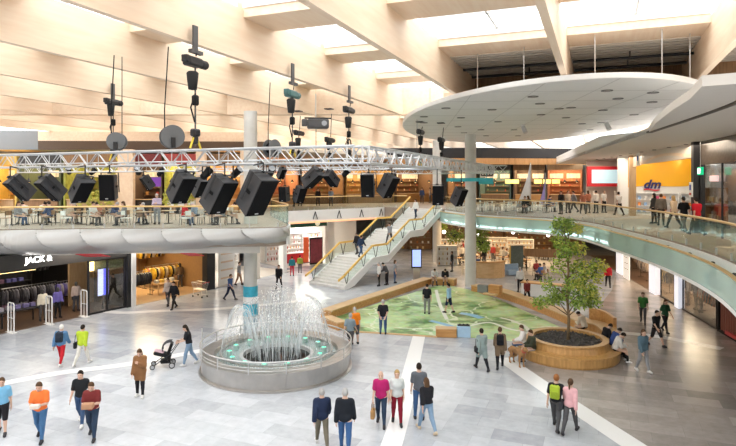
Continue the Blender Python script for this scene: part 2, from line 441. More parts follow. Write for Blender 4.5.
struct('trim_10',MB().wall(inset(ER[:46],-.06),4.34,4.42,.06),M_led)
struct('trim_11',MB().wall(inset(ER,-.2),4.18,4.3,.5),M_white)
struct('trim_12',MB().wall(inset(ER,-.42),4.3,5.12,.03),M_fgl)
struct('trim_13',MB().wall(inset(ER,-.42),5.12,5.18,.1),M_rail)
# balustrades: glass panels, posts, handrail
def balustrade(path,label,h0=5.3,h1=6.42,step=1.5,post='V',off=.0):
    pt=inset(path,off); t=thing('balustrade',label,'balustrade',(pt[0][0],pt[0][1],h0)); L=Vector((pt[0][0],pt[0][1]))
    loc=[(p[0]-L.x,p[1]-L.y) for p in pt]
    MB().tube([(p[0],p[1],h1-h0) for p in loc],.045,8).build('handrail',M_rail,t,True)
    rs=resample(loc,step)
    if rs[-1]!=loc[-1]: rs.append(loc[-1])
    for i in range(len(rs)-1):
        a=Vector(rs[i]); c=Vector(rs[i+1]); d=(c-a)
        if d.length<.2: continue
        ang=math.atan2(d.y,d.x); m_=(a+c)/2
        MB().box((m_.x,m_.y,(h1-h0)/2-.03),(d.length-.03,.016,h1-h0-.1),ang).build('glass_panel',M_glass,t)
        MB().box((a.x,a.y,.12),(.05,.06,.24),ang).build('post',M_steel,t)
    return t
balustrade(EL,'glass balustrade with brass handrail along the left cafe balcony',off=.05)
balustrade(EM,'glass balustrade with brass handrail on the bridge left of the stairs',off=.05)
balustrade(ER,'long curved glass balustrade with brass handrail along the right gallery',off=.05)
balustrade([(1.5,54.5),(3.6,52.7)],'short glass balustrade at the stair head')
rs=resample(inset(ER,-.25),2.4)
for i,p in enumerate(rs):
    if i>24: break
    a=Vector(rs[max(i-1,0)]); c=Vector(rs[min(i+1,len(rs)-1)]); t=(c-a).normalized()
    b=MB(); 
    for s in (-1,1): b.tube([(0,0,.02),(t.x*.3*s,t.y*.3*s,-.78)],.06,6)
    o=b.build('fascia_bracket',M_dark); o.location=(p[0],p[1],5.12)
    tag(o,'dark inverted-V steel bracket behind the glass fascia of the right gallery','bracket','fascia brackets of the right gallery')
rs=resample(inset(EM,-.14),2.6)
for i,p in enumerate(rs):
    a=Vector(rs[max(i-1,0)]); c=Vector(rs[min(i+1,len(rs)-1)]); t=(c-a).normalized(); b=MB()
    for s in (-1,1): b.tube([(0,0,.05),(t.x*.22*s,t.y*.22*s,-.6)],.035,6)
    o=b.build('fascia_bracket',M_dark); o.location=(p[0],p[1],5.12)
    tag(o,'dark inverted-V steel bracket on the white bridge fascia','bracket','fascia brackets of the bridge')
# red sign panels under the left fascia
for k,(x0,x1) in enumerate(((84,108),(186,200))):
    d=29.9 if k==0 else 30.2; xa,xb=at(x0,d),at(x1,d)
    b=MB().add([(xa,d-.9,4.02),(xb,d-.9,4.02),(xb+.35,d-.5,3.84),(xa+.35,d-.5,3.84),(xa,d-.85,4.04),(xb,d-.85,4.04),(xb+.35,d-.45,3.86),(xa+.35,d-.45,3.86)],[(0,3,2,1),(4,5,6,7),(0,1,5,4),(1,2,6,5),(2,3,7,6),(3,0,4,7)])
    o=b.build('hanging_sign',M_red); tag(o,'red sign panel under the pearl balcony fascia, '+('left one above the mannequins' if k==0 else 'right one above the sports shop'),'sign')
# ------------------------------------------------------------------ right gallery ceiling
zS=9.6
inner=[(7.0,8.5),(8.95,14.1),(10.85,22.0),(13.4,33),(17.0,48),(20,60.5)]
struct('ceiling_right',MB().prism(smooth_path(inner,5)+[(45,60.5),(45,8.5)],zS,zS+.2),M_under)
def gz(px,py,z): d=F*(H-z)/(py-HZ); return (at(px,d),d)
SI=smooth_path(inner,5)
S2=[(9.5,8.5),gz(760,84,zS),gz(736,84,zS),gz(702,86.5,zS),gz(690,99,zS),gz(672,110.5,zS),gz(656,123,zS),gz(649.5,131.5,zS)]
struct('ceiling_edge',MB().prism(S2+[(p[0]-.03,p[1]) for p in SI[10:4:-1]]+[(9.3,14.0),(10.6,8.6)],zS+.002,zS+.22),M_under)
struct('trim_15',MB().wall(SI[4:11],zS-.012,zS+.05,.2),M_char)
q=SI[10:]; b=MB(); hh=[zS+.05+.7*min(1,i/5) for i in range(len(q))]
b.strip([(p[0],p[1],z) for p,z in zip(q,hh)],[(p[0],p[1],zS) for p in q]); b.strip([(p[0]+.1,p[1],zS) for p in q],[(p[0]+.1,p[1],z) for p,z in zip(q,hh)]); b.strip([(p[0]+.1,p[1],z) for p,z in zip(q,hh)],[(p[0],p[1],z) for p,z in zip(q,hh)])
struct('trim_14',b,M_white)
# ------------------------------------------------------------------ stairs
SD=Vector((.652,.758)); SRZ=-math.atan2(SD.x,SD.y); S0=(-3.05,41.8)
st=thing('staircase','wide white open staircase with two landings climbing to the upper floor','stairs',(S0[0],S0[1],0),SRZ)
rise=5.3/31; run=.29; y=0; z=0; prof=[]; pts=[(0,0)]
for n_,land in ((11,1.8),(10,1.8),(10,0)):
    for k in range(n_):
        z+=rise; pts.append((y,z)); y+=run; pts.append((y,z))
    y+=land; pts.append((y,z))
LTOT=y; STPTS=list(pts)
M_step=mat('white_stone_step',(.78,.77,.75),.4,var=.04)
b=MB(); hw=1.72; n=len(pts)
Lp=[(-hw,a,c) for a,c in pts]; Rp=[(hw,a,c) for a,c in pts]; b.strip(Rp,Lp); b.build('steps',M_step,st)
b=MB()
for k in range(1,31):
    pass
low=[(0,0),(.4,0)]+[(a,c-.42) for a,c in ((1.1,.6),(11*run,11*rise),(11*run+1.8,11*rise),(21*run+1.8,21*rise),(21*run+3.6,21*rise),(LTOT,5.3))]
b.strip([(-hw,max(a,0),max(c,0)) for a,c in low],[(hw,max(a,0),max(c,0)) for a,c in low]); b.build('underside',M_white,st)
nose=[(0,.22),(11*run,11*rise+.12),(11*run+1.8,11*rise+.12),(21*run+1.8,21*rise+.12),(21*run+3.6,21*rise+.12),(LTOT,5.42)]
for s in (-1,1):
    b=MB(); up=nose; dn=[(0,0),(.4,0)]+low[2:]
    poly=[(a,c) for a,c in up]+[(a,max(c,0)) for a,c in dn[::-1]]
    x0,x1=(hw,hw+.1) if s>0 else (-hw-.1,-hw)
    m=len(poly); b.add([(x0,a,c) for a,c in poly]+[(x1,a,c) for a,c in poly],[tuple(range(m))[::-1],tuple(range(m,2*m))]+[(i,(i+1)%m,m+(i+1)%m,m+i) for i in range(m)])
    b.build('stringer',M_white,st)
M_yel=mat('yellow_oak_rail',(.84,.54,.13),.4,var=.1)
def railpath(dz): return [(-.5,.72+dz),(0,.95+dz)]+[(a,c+.88+dz) for a,c in nose[1:]]
for s in (-1,1):
    q=railpath(0); b=MB()
    A=[(s*1.7-.06,a,c-.07) for a,c in q];B=[(s*1.7+.06,a,c-.07) for a,c in q];C_=[(s*1.7+.06,a,c+.07) for a,c in q];D=[(s*1.7-.06,a,c+.07) for a,c in q]
    b.strip(A,B);b.strip(B,C_);b.strip(C_,D);b.strip(D,A);b.add([A[0],B[0],C_[0],D[0],A[-1],B[-1],C_[-1],D[-1]],[(0,3,2,1),(4,5,6,7)])
    b.build('handrail',M_yel,st)
    zs=lambda yy: np.interp(yy,[a for a,c in nose],[c for a,c in nose])
    for yy in (.35,2.2,3.6,5.2,7.0,8.6,10.0,11.6):
        b=MB(); zz=float(zs(yy))
        for k in (-.28,.28): b.tube([(s*1.7,yy,zz-.1),(s*1.7,yy+k,float(zs(min(LTOT,yy+k)))+.84)],.025,6)
        b.build('baluster',M_dark,st)
    b=MB(); ya=[.2,3.1,5.0,7.9,9.7,LTOT-.1]
    lo=[(s*1.7,a,float(zs(a))+.05) for a in ya]; hi=[(s*1.7,a,float(zs(a))+.78) for a in ya]
    b.strip(lo,hi); b.strip([(p[0]+.012,p[1],p[2]) for p in hi],[(p[0]+.012,p[1],p[2]) for p in lo]); b.build('glass_panel',M_glass,st)
# ------------------------------------------------------------------ truss rig
ZT=8.46
def truss_mesh(p,q,wd=.46,r=.034,step=.44):
    p=Vector(p);q=Vector(q);d=(q-p);L=d.length;d.normalize();sd=Vector((-d.y,d.x,0));up=Vector((0,0,1));h=wd/2
    b=MB();off=[sd*h+up*h,-sd*h+up*h,-sd*h-up*h,sd*h-up*h]
    for o in off: b.tube([p+o,q+o],r,6)
    n=max(2,int(L/step));
    for i in range(n):
        a=p+d*(L*i/n);c=p+d*(L*(i+1)/n)
        for k in range(4):
            o1,o2=off[k],off[(k+1)%4]
            b.tube([a+(o1 if i%2 else o2),c+(o2 if i%2 else o1)],.02,4,False)
            if i%4==0: b.tube([a+o1,a+o2],.016,4,False)
    return b
U=Vector((ST,CT,0)); Vv=Vector((CT,-ST,0)); TB=Vector((-.28,15.7,ZT))
tr=thing('lighting_truss','large silver lighting truss frame hanging above the atrium with loudspeakers on it','truss',(0,0,0))
spans=[(TB-Vv*24,TB),(TB+Vv*.0+U*.23,TB+U*20.6),(TB+U*20.6-Vv*24,TB+U*20.6+Vv*1.0),(TB+U*8-Vv*24,TB+U*8-Vv*.23)]
for a,c in spans: truss_mesh(a,c).build('truss_span',M_alu,tr)
for c in (TB,TB+U*8,TB+U*20.6):
    b=MB()
    for sx in (-.23,.23):
        for sy in (-.23,.23): q=Vector(c)+Vv*sx+U*sy; b.tube([q-Vector((0,0,.25)),q+Vector((0,0,.25))],.035,6)
    b.build('corner_node',M_alu,tr)
MB().box(tuple(TB+U*20.6-Vv*1.25+Vector((0,0,-.62))),(2.9,.18,.22),-T).tube([tuple(TB+U*20.6-Vv*2.4+Vector((0,0,-.6))),tuple(TB+U*20.6-Vv*2.4+Vector((0,0,-.22)))],.02,6).tube([tuple(TB+U*20.6-Vv*.2+Vector((0,0,-.6))),tuple(TB+U*20.6-Vv*.2+Vector((0,0,-.22)))],.02,6).build('teal_banner',mat('teal_sign',(.03,.42,.48),.4),tr)
def on_line(px,k):     # point on span k under picture column px
    a,c=spans[k]; s=(px-368)/F; d=(c-a).normalized(); t=(s*a.y-a.x)/(d.x-s*d.y); return a+d*t
# ------------------------------------------------------------------ loudspeakers
M_grille=mat('speaker_grille',(.005,.005,.006),.8,var=.3,scale=90,spec=.15)
M_cab=mat('speaker_cabinet',(.040,.041,.046),.45,var=.15,spec=.35)
def make_speaker():
    t=thing('loudspeaker','x','loudspeaker')
    w,d,h,bk=.25,.24,.42,.15
    v=[(-w,d,-h),(w,d,-h),(bk,-d,-h*.92),(-bk,-d,-h*.92),(-w,d,h),(w,d,h),(bk,-d,h*.92),(-bk,-d,h*.92)]
    MB().add(v,[(3,2,1,0),(4,5,6,7),(1,0,4,5),(2,1,5,6),(3,2,6,7),(0,3,7,4)]).build('cabinet',M_cab,t)
    MB().rbox((0,d+.012,0),(2*w-.03,.03,2*h-.03),.012).build('grille',M_grille,t)
    for s in (-1,1):
        x=s*(w+bk)/2
        MB().rbox((x+s*.012,0,.02),(.03,.16,.07),.01).build('handle',M_black,t)
    MB().rbox((0,-d-.008,-.1),(.16,.02,.2),.006).build('connector_plate',M_dark,t)
    MB().rbox((0,d+.03,-h+.07),(.09,.012,.025),.004).build('badge',M_steel,t)
    b=MB(); y0=-.02
    b.box((-w-.03,y0,.14),(.015,.06,.62)); b.box((w+.03,y0,.14),(.015,.06,.62)); b.box((0,y0,.455),(2*w+.075,.06,.015))
    b.build('yoke',M_dark,t)
    return t
SP=make_speaker()
#  px,py, span, dscale(None=on span), scale, (rx,ry,rz) deg, label
SPK=[(21,187,0,None,1.08,(-45,0,140),'black loudspeaker at the far left of the front truss, tilted down sideways'),
 (52,187,0,None,1.05,(-45,0,142),'black loudspeaker on the front truss, second from the left'),
 (80,188,0,None,1.05,(-40,0,238),'black loudspeaker on the front truss, third from the left, leaning right'),
 (110,187,0,None,1.0,(-6,0,180),'black loudspeaker on the front truss facing straight ahead with its grille in view'),
 (148,182,3,None,.85,(-34,0,128),'small black loudspeaker on the inner truss above the lavender-shirted visitor'),
 (180,186,0,None,1.12,(-36,0,236),'black loudspeaker on the front truss, tilted, just left of the column with a teal poster'),
 (199,187,3,None,1.05,(-30,0,236),'black loudspeaker on the inner truss, half hidden behind a tilted larger one'),
 (217,193,0,None,1.30,(-32,0,242),'large black loudspeaker on the front truss leaning right with its side handle in view'),
 (255,192,0,None,1.42,(-32,0,236),'largest black loudspeaker, hanging tilted in front of the column with a teal poster'),
 (281,173,3,None,.6,(-32,0,228),'small black loudspeaker on the inner truss right of the column'),
 (285,194,3,None,.8,(-4,0,150),'slim black loudspeaker hanging upright, left one of a low pair above the recess'),
 (299,194,3,None,.85,(-24,0,228),'tilted black loudspeaker, right one of a low pair above the recess'),
 (312,177,3,None,1.1,(-52,0,240),'black loudspeaker on the inner truss lying steeply tilted'),
 (332,178,3,None,.85,(-48,0,138),'black loudspeaker on the inner truss, right of the steeply tilted one'),
 (369,185,3,None,1.12,(-10,0,163),'black loudspeaker on the inner truss, left one of the pair left of the stair head'),
 (387,185,3,None,1.12,(-30,0,234),'black loudspeaker on the inner truss, right one of the pair left of the stair head'),
 (437,195,1,None,.92,(-6,0,184),'upright black loudspeaker hanging low in front of the slim column'),
 (458,196,1,None,1.0,(-26,0,226),'tilted black loudspeaker hanging low beside the wide column')]
SPO=[SP]+[copy_tree(SP) for _ in SPK[1:]]
for o,(px,py,sp_,_,s,rt,lab) in zip(SPO,SPK):
    p=on_line(px,sp_); d=p.y-.62
    x,z=at(px,d),zat(py,d); o.location=(x,d,z); o.scale=(s,)*3
    E=(Matrix.Rotation(R(rt[2]),3,'Z') @ Matrix.Rotation(R(rt[0]),3,'X') @ Matrix.Rotation(R(rt[1]),3,'Y')); o.rotation_euler=E.to_euler()
    tag(o,lab,'loudspeaker','loudspeakers on the truss')
    top=E@Vector((0,-.02,.46*s))+Vector((x,d,z))
    b=MB().tube([top,(top.x,top.y,ZT-.22)],.022,6).tube([(top.x,top.y,ZT-.22),(p.x,p.y-.2,ZT-.26)],.022,6).box(tuple(top),(.1,.1,.06))
    h=b.build('hanging_bracket',M_dark); h.parent=o; h.matrix_parent_inverse=Matrix.LocRotScale(Vector((x,d,z)),E.to_quaternion(),Vector((s,s,s))).inverted()
# small lamps between the loudspeakers
def spotlight(px,py,sp_,s,rz,lab):
    p=on_line(px,sp_); d=p.y; t=thing('stage_light',lab,'stage light',(at(px,d),d,zat(py,d)),rz,'stage lights on the truss')
    m=Matrix.Rotation(R(50),3,'X'); MB().lathe([(.06*s,-.2*s),(.11*s,-.16*s),(.12*s,.14*s),(.14*s,.2*s)],14,m=m).build('lamp_body',M_black,t,True)
    c=m@Vector((0,0,.201*s)); MB().lathe([(.12*s,0),(.12*s,.01)],14,tuple(c),m=m).build('lens',mat('lens_grey',(.4,.42,.45),.1),t)
    zt=ZT-.23-zat(py,d); b=MB(); b.box((-.16*s,0,.08),(.015,.04,.3*s)); b.box((.16*s,0,.08),(.015,.04,.3*s)); b.box((0,0,.08+.15*s),(.33*s,.04,.015)); b.tube([(0,0,.1+.15*s),(0,0,max(zt,.25))],.018,6); b.build('yoke',M_dark,t)
for a in ((69,171,3,1.1,.4,'stage light on the inner truss behind the third loudspeaker from the left'),(93,172,3,1.0,2.2,'stage light on the inner truss left of the straight-facing loudspeaker'),
          (138,171,3,1.2,.2,'stage light left of the small inner loudspeaker'),(160,173,3,1.0,3,'stage light right of the small inner loudspeaker'),
          (206,174,0,1.0,2.6,'stage light just left of the large tilted loudspeaker'),(236,173,0,.9,1.2,'stage light between the two largest loudspeakers'),
          (271,172,0,.8,.4,'stage light right of the largest loudspeaker'),(346,173,3,1.0,1.0,'stage light at the right end of the inner truss')):
    spotlight(*a)
# ------------------------------------------------------------------ chain hoists
M_yellow=mat('hazard_yellow',(.75,.58,.05),.5); M_teal=mat('hoist_teal',(.06,.16,.16),.4); M_bag=mat('chain_bag',(.02,.02,.02),.85)
M_hang=mat('bracket_grey',(.10,.10,.105),.45,.4)
def hoist(px,d,ztop,ys,lab,motor=M_dark,loops=False,plate=True):
    """ys: picture rows of plate bottom, motor, bag top, bag bottom, hook"""
    if plate:
        vb=min(VB,key=lambda q:abs(q-(at(px,d)*CT-d*ST))); d=(vb+.22)/((px-368)/F*CT-ST)
    x=at(px,d); t=thing('chain_hoist',lab,'chain hoist',(x,d,ztop),-T+math.pi/2,'chain hoists under the beams'); Z=lambda yy: zat(yy,d)-ztop
    if plate:
        b=MB().box((.02,-.06,.08),(.2,.05,.72)).box((0,-.1,-.32),(.5,.12,.1)); b.build('beam_bracket',M_hang,t)
    else: MB().box((0,0,-.03),(.4,.4,.05)).build('beam_bracket',M_dark,t)
    zm=Z(ys[1]); MB().tube([(0,-.15,-.3),(0,-.1,zm+.15)],.02,6).build('hanger_chain',M_dark,t)
    b=MB().rbox((0,0,zm),(.62,.3,.26),.05).lathe([(.11,0),(.13,.05),(.13,.25),(.1,.3)],14,(.3,0,zm),m=Matrix.Rotation(math.pi/2,3,'Y')); b.rbox((-.32,0,zm+.05),(.14,.2,.2),.02); b.build('motor',motor,t)
    zb0,zb1=Z(ys[2]),Z(ys[3]); MB().lathe([(.12,zb0),(.17,zb0-.05),(.15,(zb0+zb1)/2),(.12,zb1),(.02,zb1-.02)],12,(-.08,-.05,0)).build('chain_bag',M_bag,t,True)
    MB().rbox((.1,0,zb1-.28),(.2,.16,.3),.04).tube([(.1,0,zb1-.1),(-.06,.03,zb1-.5),(.1,.02,zb1-.9)],.025,6).build('cable_loop',M_black,t)
    ze=ZT+.3-ztop; b=MB(); zz=zm-.13; k=0
    while zz>ze:
        b.box((.1,0,zz-.04),(.05 if k%2 else .02,.02 if k%2 else .05,.1)); zz-=.075; k+=1
    b.build('chain',M_hang,t)
    b=MB().rbox((.1,0,ze+.35),(.3,.18,.22),.04); b.lathe([(.05,0),(.09,.03),(.09,.2),(.05,.24)],10,(.1,0,ze+.02)); b.build('hook_block',M_dark,t)
    MB().tube([(.02,0,ze+.2),(-.12,0,ze-.1)],.03,6).tube([(.18,0,ze+.2),(.34,0,ze-.1)],.03,6).build('sling',M_yellow,t)
    if loops:
        for k in range(3): MB().tube([(.1+(.28+.08*k)*math.cos(a),.05*k,ze+.55+(.22+.05*k)*math.sin(a*2)*.6+.3*math.sin(a)) for a in [2*math.pi*q/18 for q in range(18)]],.018,5,closed=True).build('cable_loop',M_black,t)
hoist(193,16.7,11.7,(47,62,72,90,145),'large chain hoist with dangling black chain bag, nearest of all the hoists')
hoist(111.5,25.2,11.7,(90,102,104,116,150),'chain hoist hanging from a bracket plate above the left part of the truss')
hoist(291,22.3,11.7,(82,94,99,113,150),'teal chain hoist under the beam above the column with a teal poster',M_teal)
hoist(348,28.0,11.7,(101,110,117,128,150),'chain hoist with black cable loops below it',loops=True)
hoist(298,32.0,11.7,(118,133,138,148,155),'farther chain hoist just left of the boxed projector',plate=False)
hoist(329,31.0,11.7,(118,140,142,150,155),'farther chain hoist just right of the boxed projector',plate=False)
hoist(420,33.0,11.2,(126,132,136,145,165),'black chain hoist under the left tip of the elliptical canopy, left of two',plate=False)
hoist(441,33.6,11.2,(134,140,142,150,165),'black chain hoist under the left tip of the elliptical canopy, right of two',plate=False)
# boxed projector on a pole
d=25.5; t=thing('projector','dark boxed projector hanging on a pole below the timber beams','projector',(at(318,d),d,zat(124,d)),.15)
MB().rbox((0,0,0),(.95,.6,.42),.05).rbox((-.6,0,.05),(.25,.4,.3),.03).build('case',M_hang,t); MB().lathe([(.12,0),(.12,.12)],14,(.25,-.3,0),m=Matrix.Rotation(math.pi/2,3,'X')).build('lens',mat('lens_grey'),t)
MB().box((0,0,.26),(1.2,.1,.06)).build('mount',M_dark,t); MB().tube([(-.1,0,.25),(-.1,0,11.65-zat(124,d))],.03,8).build('pole',M_steel,t)
# cable drums on the truss
def drum(px,py,d,r,lab,rz):
    t=thing('cable_drum',lab,'cable drum',(at(px,d),d,ZT+.24+r),rz,'cable drums on the truss'); m=Matrix.Rotation(math.pi/2,3,'X')
    for s in (-1,1): MB().lathe([(.06,-.015),(r,-.015),(r,.015),(.06,.015)],28,(0,s*.16,0),m=m).build('flange',mat('drum_grey',(.16,.17,.18),.4,.3),t)
    MB().lathe([(r*.6,-.15),(r*.6,.15)],20,(0,0,0),m=m).build('cable_winding',M_black,t); MB().box((0,0,-r*.55),(.12,.5,r*.9)).build('stand',M_dark,t)
    top=11.7-(ZT+.24+r)
    MB().tube([(-r*.6,0,0),(-r*.62,0,top*.3),(-r*.3,0,top)],.018,6).build('cable',M_black,t)
drum(172,132,16.9,.34,'big cable drum standing on the front truss beside the nearest hoist',.5)
drum(117,146,18.0,.28,'smaller cable drum low on the front truss, left part',.2)
drum(272,138,23.0,.36,'cable drum on the inner truss right of the column, seen almost edge on',1.0)
# thin suspension cables
for k,(px,y0,d) in enumerate(((122,72,18.2),(417,150,32),(316,92,26))):
    z0=11.7; o=MB().tube([(0,0,0),(0,0,z0-ZT-.24)],.014,5).build('suspension_cable',M_dark); o.location=(at(px,d),d,ZT+.24); tag(o,('thin dark suspension cable left of the hoist over the left truss','thin suspension cable near the canopy tip','thin suspension cable left of the boxed projector')[k],'cable')
# ------------------------------------------------------------------ elliptical canopy
cx,cy,ea,eb=9.53,34.85,15.7,7.4; ang=math.atan2(.065,.998)
cp=thing('canopy','huge white elliptical ceiling canopy hung below the skylights with round downlights','ceiling canopy',(cx,cy,11.2),-ang)
n=96; b=MB()
ring=lambda k,z: [(eb*k*math.cos(2*math.pi*i/n),ea*k*math.sin(2*math.pi*i/n),z) for i in range(n)]
rows=[ring(.999,.0),ring(1.0,.03),ring(1.0,.2),ring(.985,.24)]
vs=sum(rows,[]); fs=[tuple(range(n))[::-1],tuple(3*n+i for i in range(n))]
for r_ in range(3):
    for i in range(n): fs.append((r_*n+i,r_*n+(i+1)%n,(r_+1)*n+(i+1)%n,(r_+1)*n+i))
b.add(vs,fs); b.build('disc',mat('canopy_white',(.74,.73,.71),.5,var=.03),cp)
sm=MB()
for q in range(-5,6):
    yy=q*2.6; hx=eb*math.sqrt(max(0,1-(yy/ea)**2)); sm.box((0,yy,-.004),(2*hx-.1,.03,.008))
for q in (-4.6,-2.3,0,2.3,4.6): hy=ea*math.sqrt(1-(q/eb)**2); sm.box((q,0,-.004),(.03,2*hy-.1,.008))
sm.build('panel_seam',mat('seam_grey',(.55,.54,.52),.6),cp)
DL=[(446,108.5),(424,117),(424,123),(461,118),(492,110),(498,122),(458,127),(481,130),(464,133),(533,97),(540,104),(541,115),(514,130),(518,136),(486,136),(559,109),(566,118),(571,108),(607,91),(618,99),(653,93),(603,110.5),(634,115),(652,102.5),(601,123),(582,124),(590,130)]
for px,py in DL:
    h=3.48; dd=F*h/(HZ-py); q=Vector((at(px,dd)-cx,dd-cy)); 
    l=Vector((q.x*math.cos(ang)-q.y*math.sin(ang),q.x*math.sin(ang)+q.y*math.cos(ang)))
    if (l.x/eb)**2+(l.y/ea)**2>.96: continue
    rg=MB().lathe([(.15,-.02),(.22,-.02),(.22,.0),(.15,.0),(.15,-.02)],20,(l.x,l.y,0),cap=False).build('downlight_ring',M_dark,cp)
    MB().lathe([(0,-.012),(.16,-.012)],20,(l.x,l.y,0),cap=False).build('lamp',mat('downlight_face',(.12,.11,.10),.3,emit=(1,.85,.65),es=.06,var=0),rg)
for px,py,k in ((662,80,0),(524,92,1),(477.5,96.5,2),(595,84,3),(430,104,4),(690,83,5)):
    dd=F*3.6/(HZ-py); q=Vector((at(px,dd)-cx,dd-cy)); l=(q.x*math.cos(ang)-q.y*math.sin(ang),q.x*math.sin(ang)+q.y*math.cos(ang))
    MB().tube([(l[0],l[1],.2),(l[0],l[1],1.9)],.02,6).build('hanging_cable',M_steel,cp)
for px,py,k in ((523,126,0),(606,122,1)):
    dd=F*3.4/(HZ-py); t=thing('track_spotlight','pale track spotlight pointing down from the canopy, '+('left' if k==0 else 'right')+' one of two','spotlight',(at(px,dd),dd,11.2),.5)
    MB().box((0,0,-.05),(.3,.08,.1)).build('mount',M_white,t); m=Matrix.Rotation(R(150),3,'X'); MB().lathe([(.12,0),(.14,.45),(.0,.45)],14,(0,0,-.15),m=m).build('lamp_head',mat('pale_metal',(.6,.6,.6),.3),t)
# ------------------------------------------------------------------ fountain
fx,fy=g(277,366); t=thing('fountain','round stainless steel fountain basin with a ring rail and thin water jets','fountain',(fx,fy,0))
M_ss=mat('fountain_steel',(.46,.44,.42),.28,.85,var=.12,scale=3)
MB().lathe([(3.15,0),(3.15,.06),(3.05,.08),(3.05,.62),(3.12,.64),(3.12,.70),(2.55,.70),(2.5,.6),(2.5,.5)],72,cap=False).build('basin_wall',M_ss,t,False)
M_ledge=mat('fountain_ledge',(.60,.62,.62),.25,.3,var=.06)
MB().lathe([(2.52,.50),(1.55,.42),(1.52,.55),(1.40,.55),(1.38,.1),(0,.1)],72,cap=False).build('inner_bowl',[M_ledge],t)
M_wat=glass('dark_water',(.2,.22,.22),.35,.02,.55,(.03,.03,.03)); MB().lathe([(1.38,.40),(0,.40)],48,cap=False).build('water_surface',M_wat,t)
M_shallow=glass('shallow_water',(.85,.93,.92),.3,.05,.15,(.7,.8,.8)); MB().lathe([(2.5,.55),(1.53,.52)],60,cap=False).build('shallow_water',M_shallow,t)
b=MB()
for i in range(110):
    a=2*math.pi*i/110; b.tube([(2.3*math.cos(a),2.3*math.sin(a),.5),(2.3*math.cos(a),2.3*math.sin(a),.72)],.014,5)
b.lathe([(2.26,.70),(2.34,.70),(2.34,.73),(2.26,.73),(2.26,.70)],60,cap=False); b.build('nozzle_ring',M_ss,t)
for i in range(14):
    a=2*math.pi*(i+.3)/14; q=MB().lathe([(.11,0),(.13,.05),(.13,.2),(.10,.22)],14,(1.95*math.cos(a),1.95*math.sin(a),.5)).build('underwater_lamp',mat('lamp_body_steel',(.35,.5,.45),.3,.5),t)
    MB().lathe([(0,.225),(.10,.225)],14,(1.95*math.cos(a),1.95*math.sin(a),.5),cap=False).build('lens',mat('green_lens',(.1,.8,.5),.3,emit=(.12,.85,.5),es=.8,var=0),q)
ring=lambda r,z,n=72:[(r*math.cos(2*math.pi*i/n),r*math.sin(2*math.pi*i/n),z) for i in range(n)]
MB().tube(ring(3.1,1.12),.03,8,closed=True).build('handrail',M_steel,t,True)
MB().tube(ring(3.1,.92),.012,5,closed=True).tube(ring(3.1,.80),.012,5,closed=True).build('rail_wire',M_steel,t)
for i in range(14):
    a=2*math.pi*(i+.1)/14; h=1.62 if i in (3,7) else 1.12
    MB().tube([(3.1*math.cos(a),3.1*math.sin(a),.66),(3.1*math.cos(a),3.1*math.sin(a),h)],.028,8).build('rail_post',M_steel,t)
M_jet=glass('water_jet_white',(.97,.985,.99),.25,.15,.26,(.9,.94,.96))
rnd=random.Random(3)
for i in range(64):
    a=2*math.pi*i/64+rnd.uniform(-.03,.03); zp=rnd.uniform(2.35,2.75); r0,r1=2.3,rnd.uniform(.75,1.0); P=[]
    for k in range(15):
        q=k/14; r_=r0+(r1-r0)*q; P.append((r_*math.cos(a),r_*math.sin(a),.7+(zp-.7)*4*q*(1-q)*1.0 if q<.5 else .45+(zp-.45)*(1-((q-.5)*2)**2)))
    MB().tube(P,[.009+.007*k/14 for k in range(15)],5).build('water_jet',M_jet,t,True)
for i in range(26):
    a=2*math.pi*i/26; r_=.42+.14*(i%3); zt=rnd.uniform(3.0,3.35)
    P=[(r_*(1-.35*q)*math.cos(a),r_*(1-.35*q)*math.sin(a),.42+(zt-.42)*q) for q in [k/8 for k in range(9)]]
    MB().tube(P,[.012-.0008*k for k in range(9)],5).build('centre_jet',M_jet,t,True)
dr=MB()
for i in range(700):
    a=rnd.uniform(0,6.283); 
    if i<450: r_=abs(rnd.gauss(0,.75)); z=rnd.uniform(2.0,3.5); c=(r_*math.cos(a),r_*math.sin(a),z-.5*r_)
    else: c=(1.5+rnd.gauss(0,.28),.8+rnd.gauss(0,.3),2.05+rnd.gauss(0,.26))
    dr.ball(c,rnd.uniform(.008,.017),5,4)
o=dr.build('splash_droplets',mat('droplet_white',(.93,.95,.96),.15,var=.02),t); o['kind']='stuff'
# ------------------------------------------------------------------ walk-on aerial map
mapm=bpy.data.materials.new('printed_aerial_map'); mapm.use_nodes=True; nt=mapm.node_tree; b_=nt.nodes['Principled BSDF']; b_.inputs['Roughness'].default_value=.35
tc=nt.nodes.new('ShaderNodeTexCoord')
n1=nt.nodes.new('ShaderNodeTexNoise'); n1.inputs['Scale'].default_value=.30; n1.inputs['Detail'].default_value=9; n1.inputs['Roughness'].default_value=.62
cr=nt.nodes.new('ShaderNodeValToRGB'); E_=cr.color_ramp.elements
E_[0].position=.40; E_[0].color=(.07,.16,.035,1); E_[1].position=.66; E_[1].color=(.55,.72,.42,1)
for p_,c_ in ((.44,(.14,.28,.07,1)),(.48,(.34,.50,.20,1)),(.53,(.43,.60,.28,1)),(.60,(.48,.66,.36,1))): q=cr.color_ramp.elements.new(p_); q.color=c_
wv=nt.nodes.new('ShaderNodeTexVoronoi'); wv.feature='DISTANCE_TO_EDGE'; wv.inputs['Scale'].default_value=.55
n2=nt.nodes.new('ShaderNodeTexNoise'); n2.inputs['Scale'].default_value=.8; mv=nt.nodes.new('ShaderNodeMix'); mv.data_type='RGBA'; mv.inputs[0].default_value=.6
nt.links.new(tc.outputs['Object'],n1.inputs['Vector']); nt.links.new(tc.outputs['Object'],n2.inputs['Vector']); nt.links.new(tc.outputs['Object'],mv.inputs[6]); nt.links.new(n2.outputs['Color'],mv.inputs[7]); nt.links.new(mv.outputs[2],wv.inputs['Vector'])
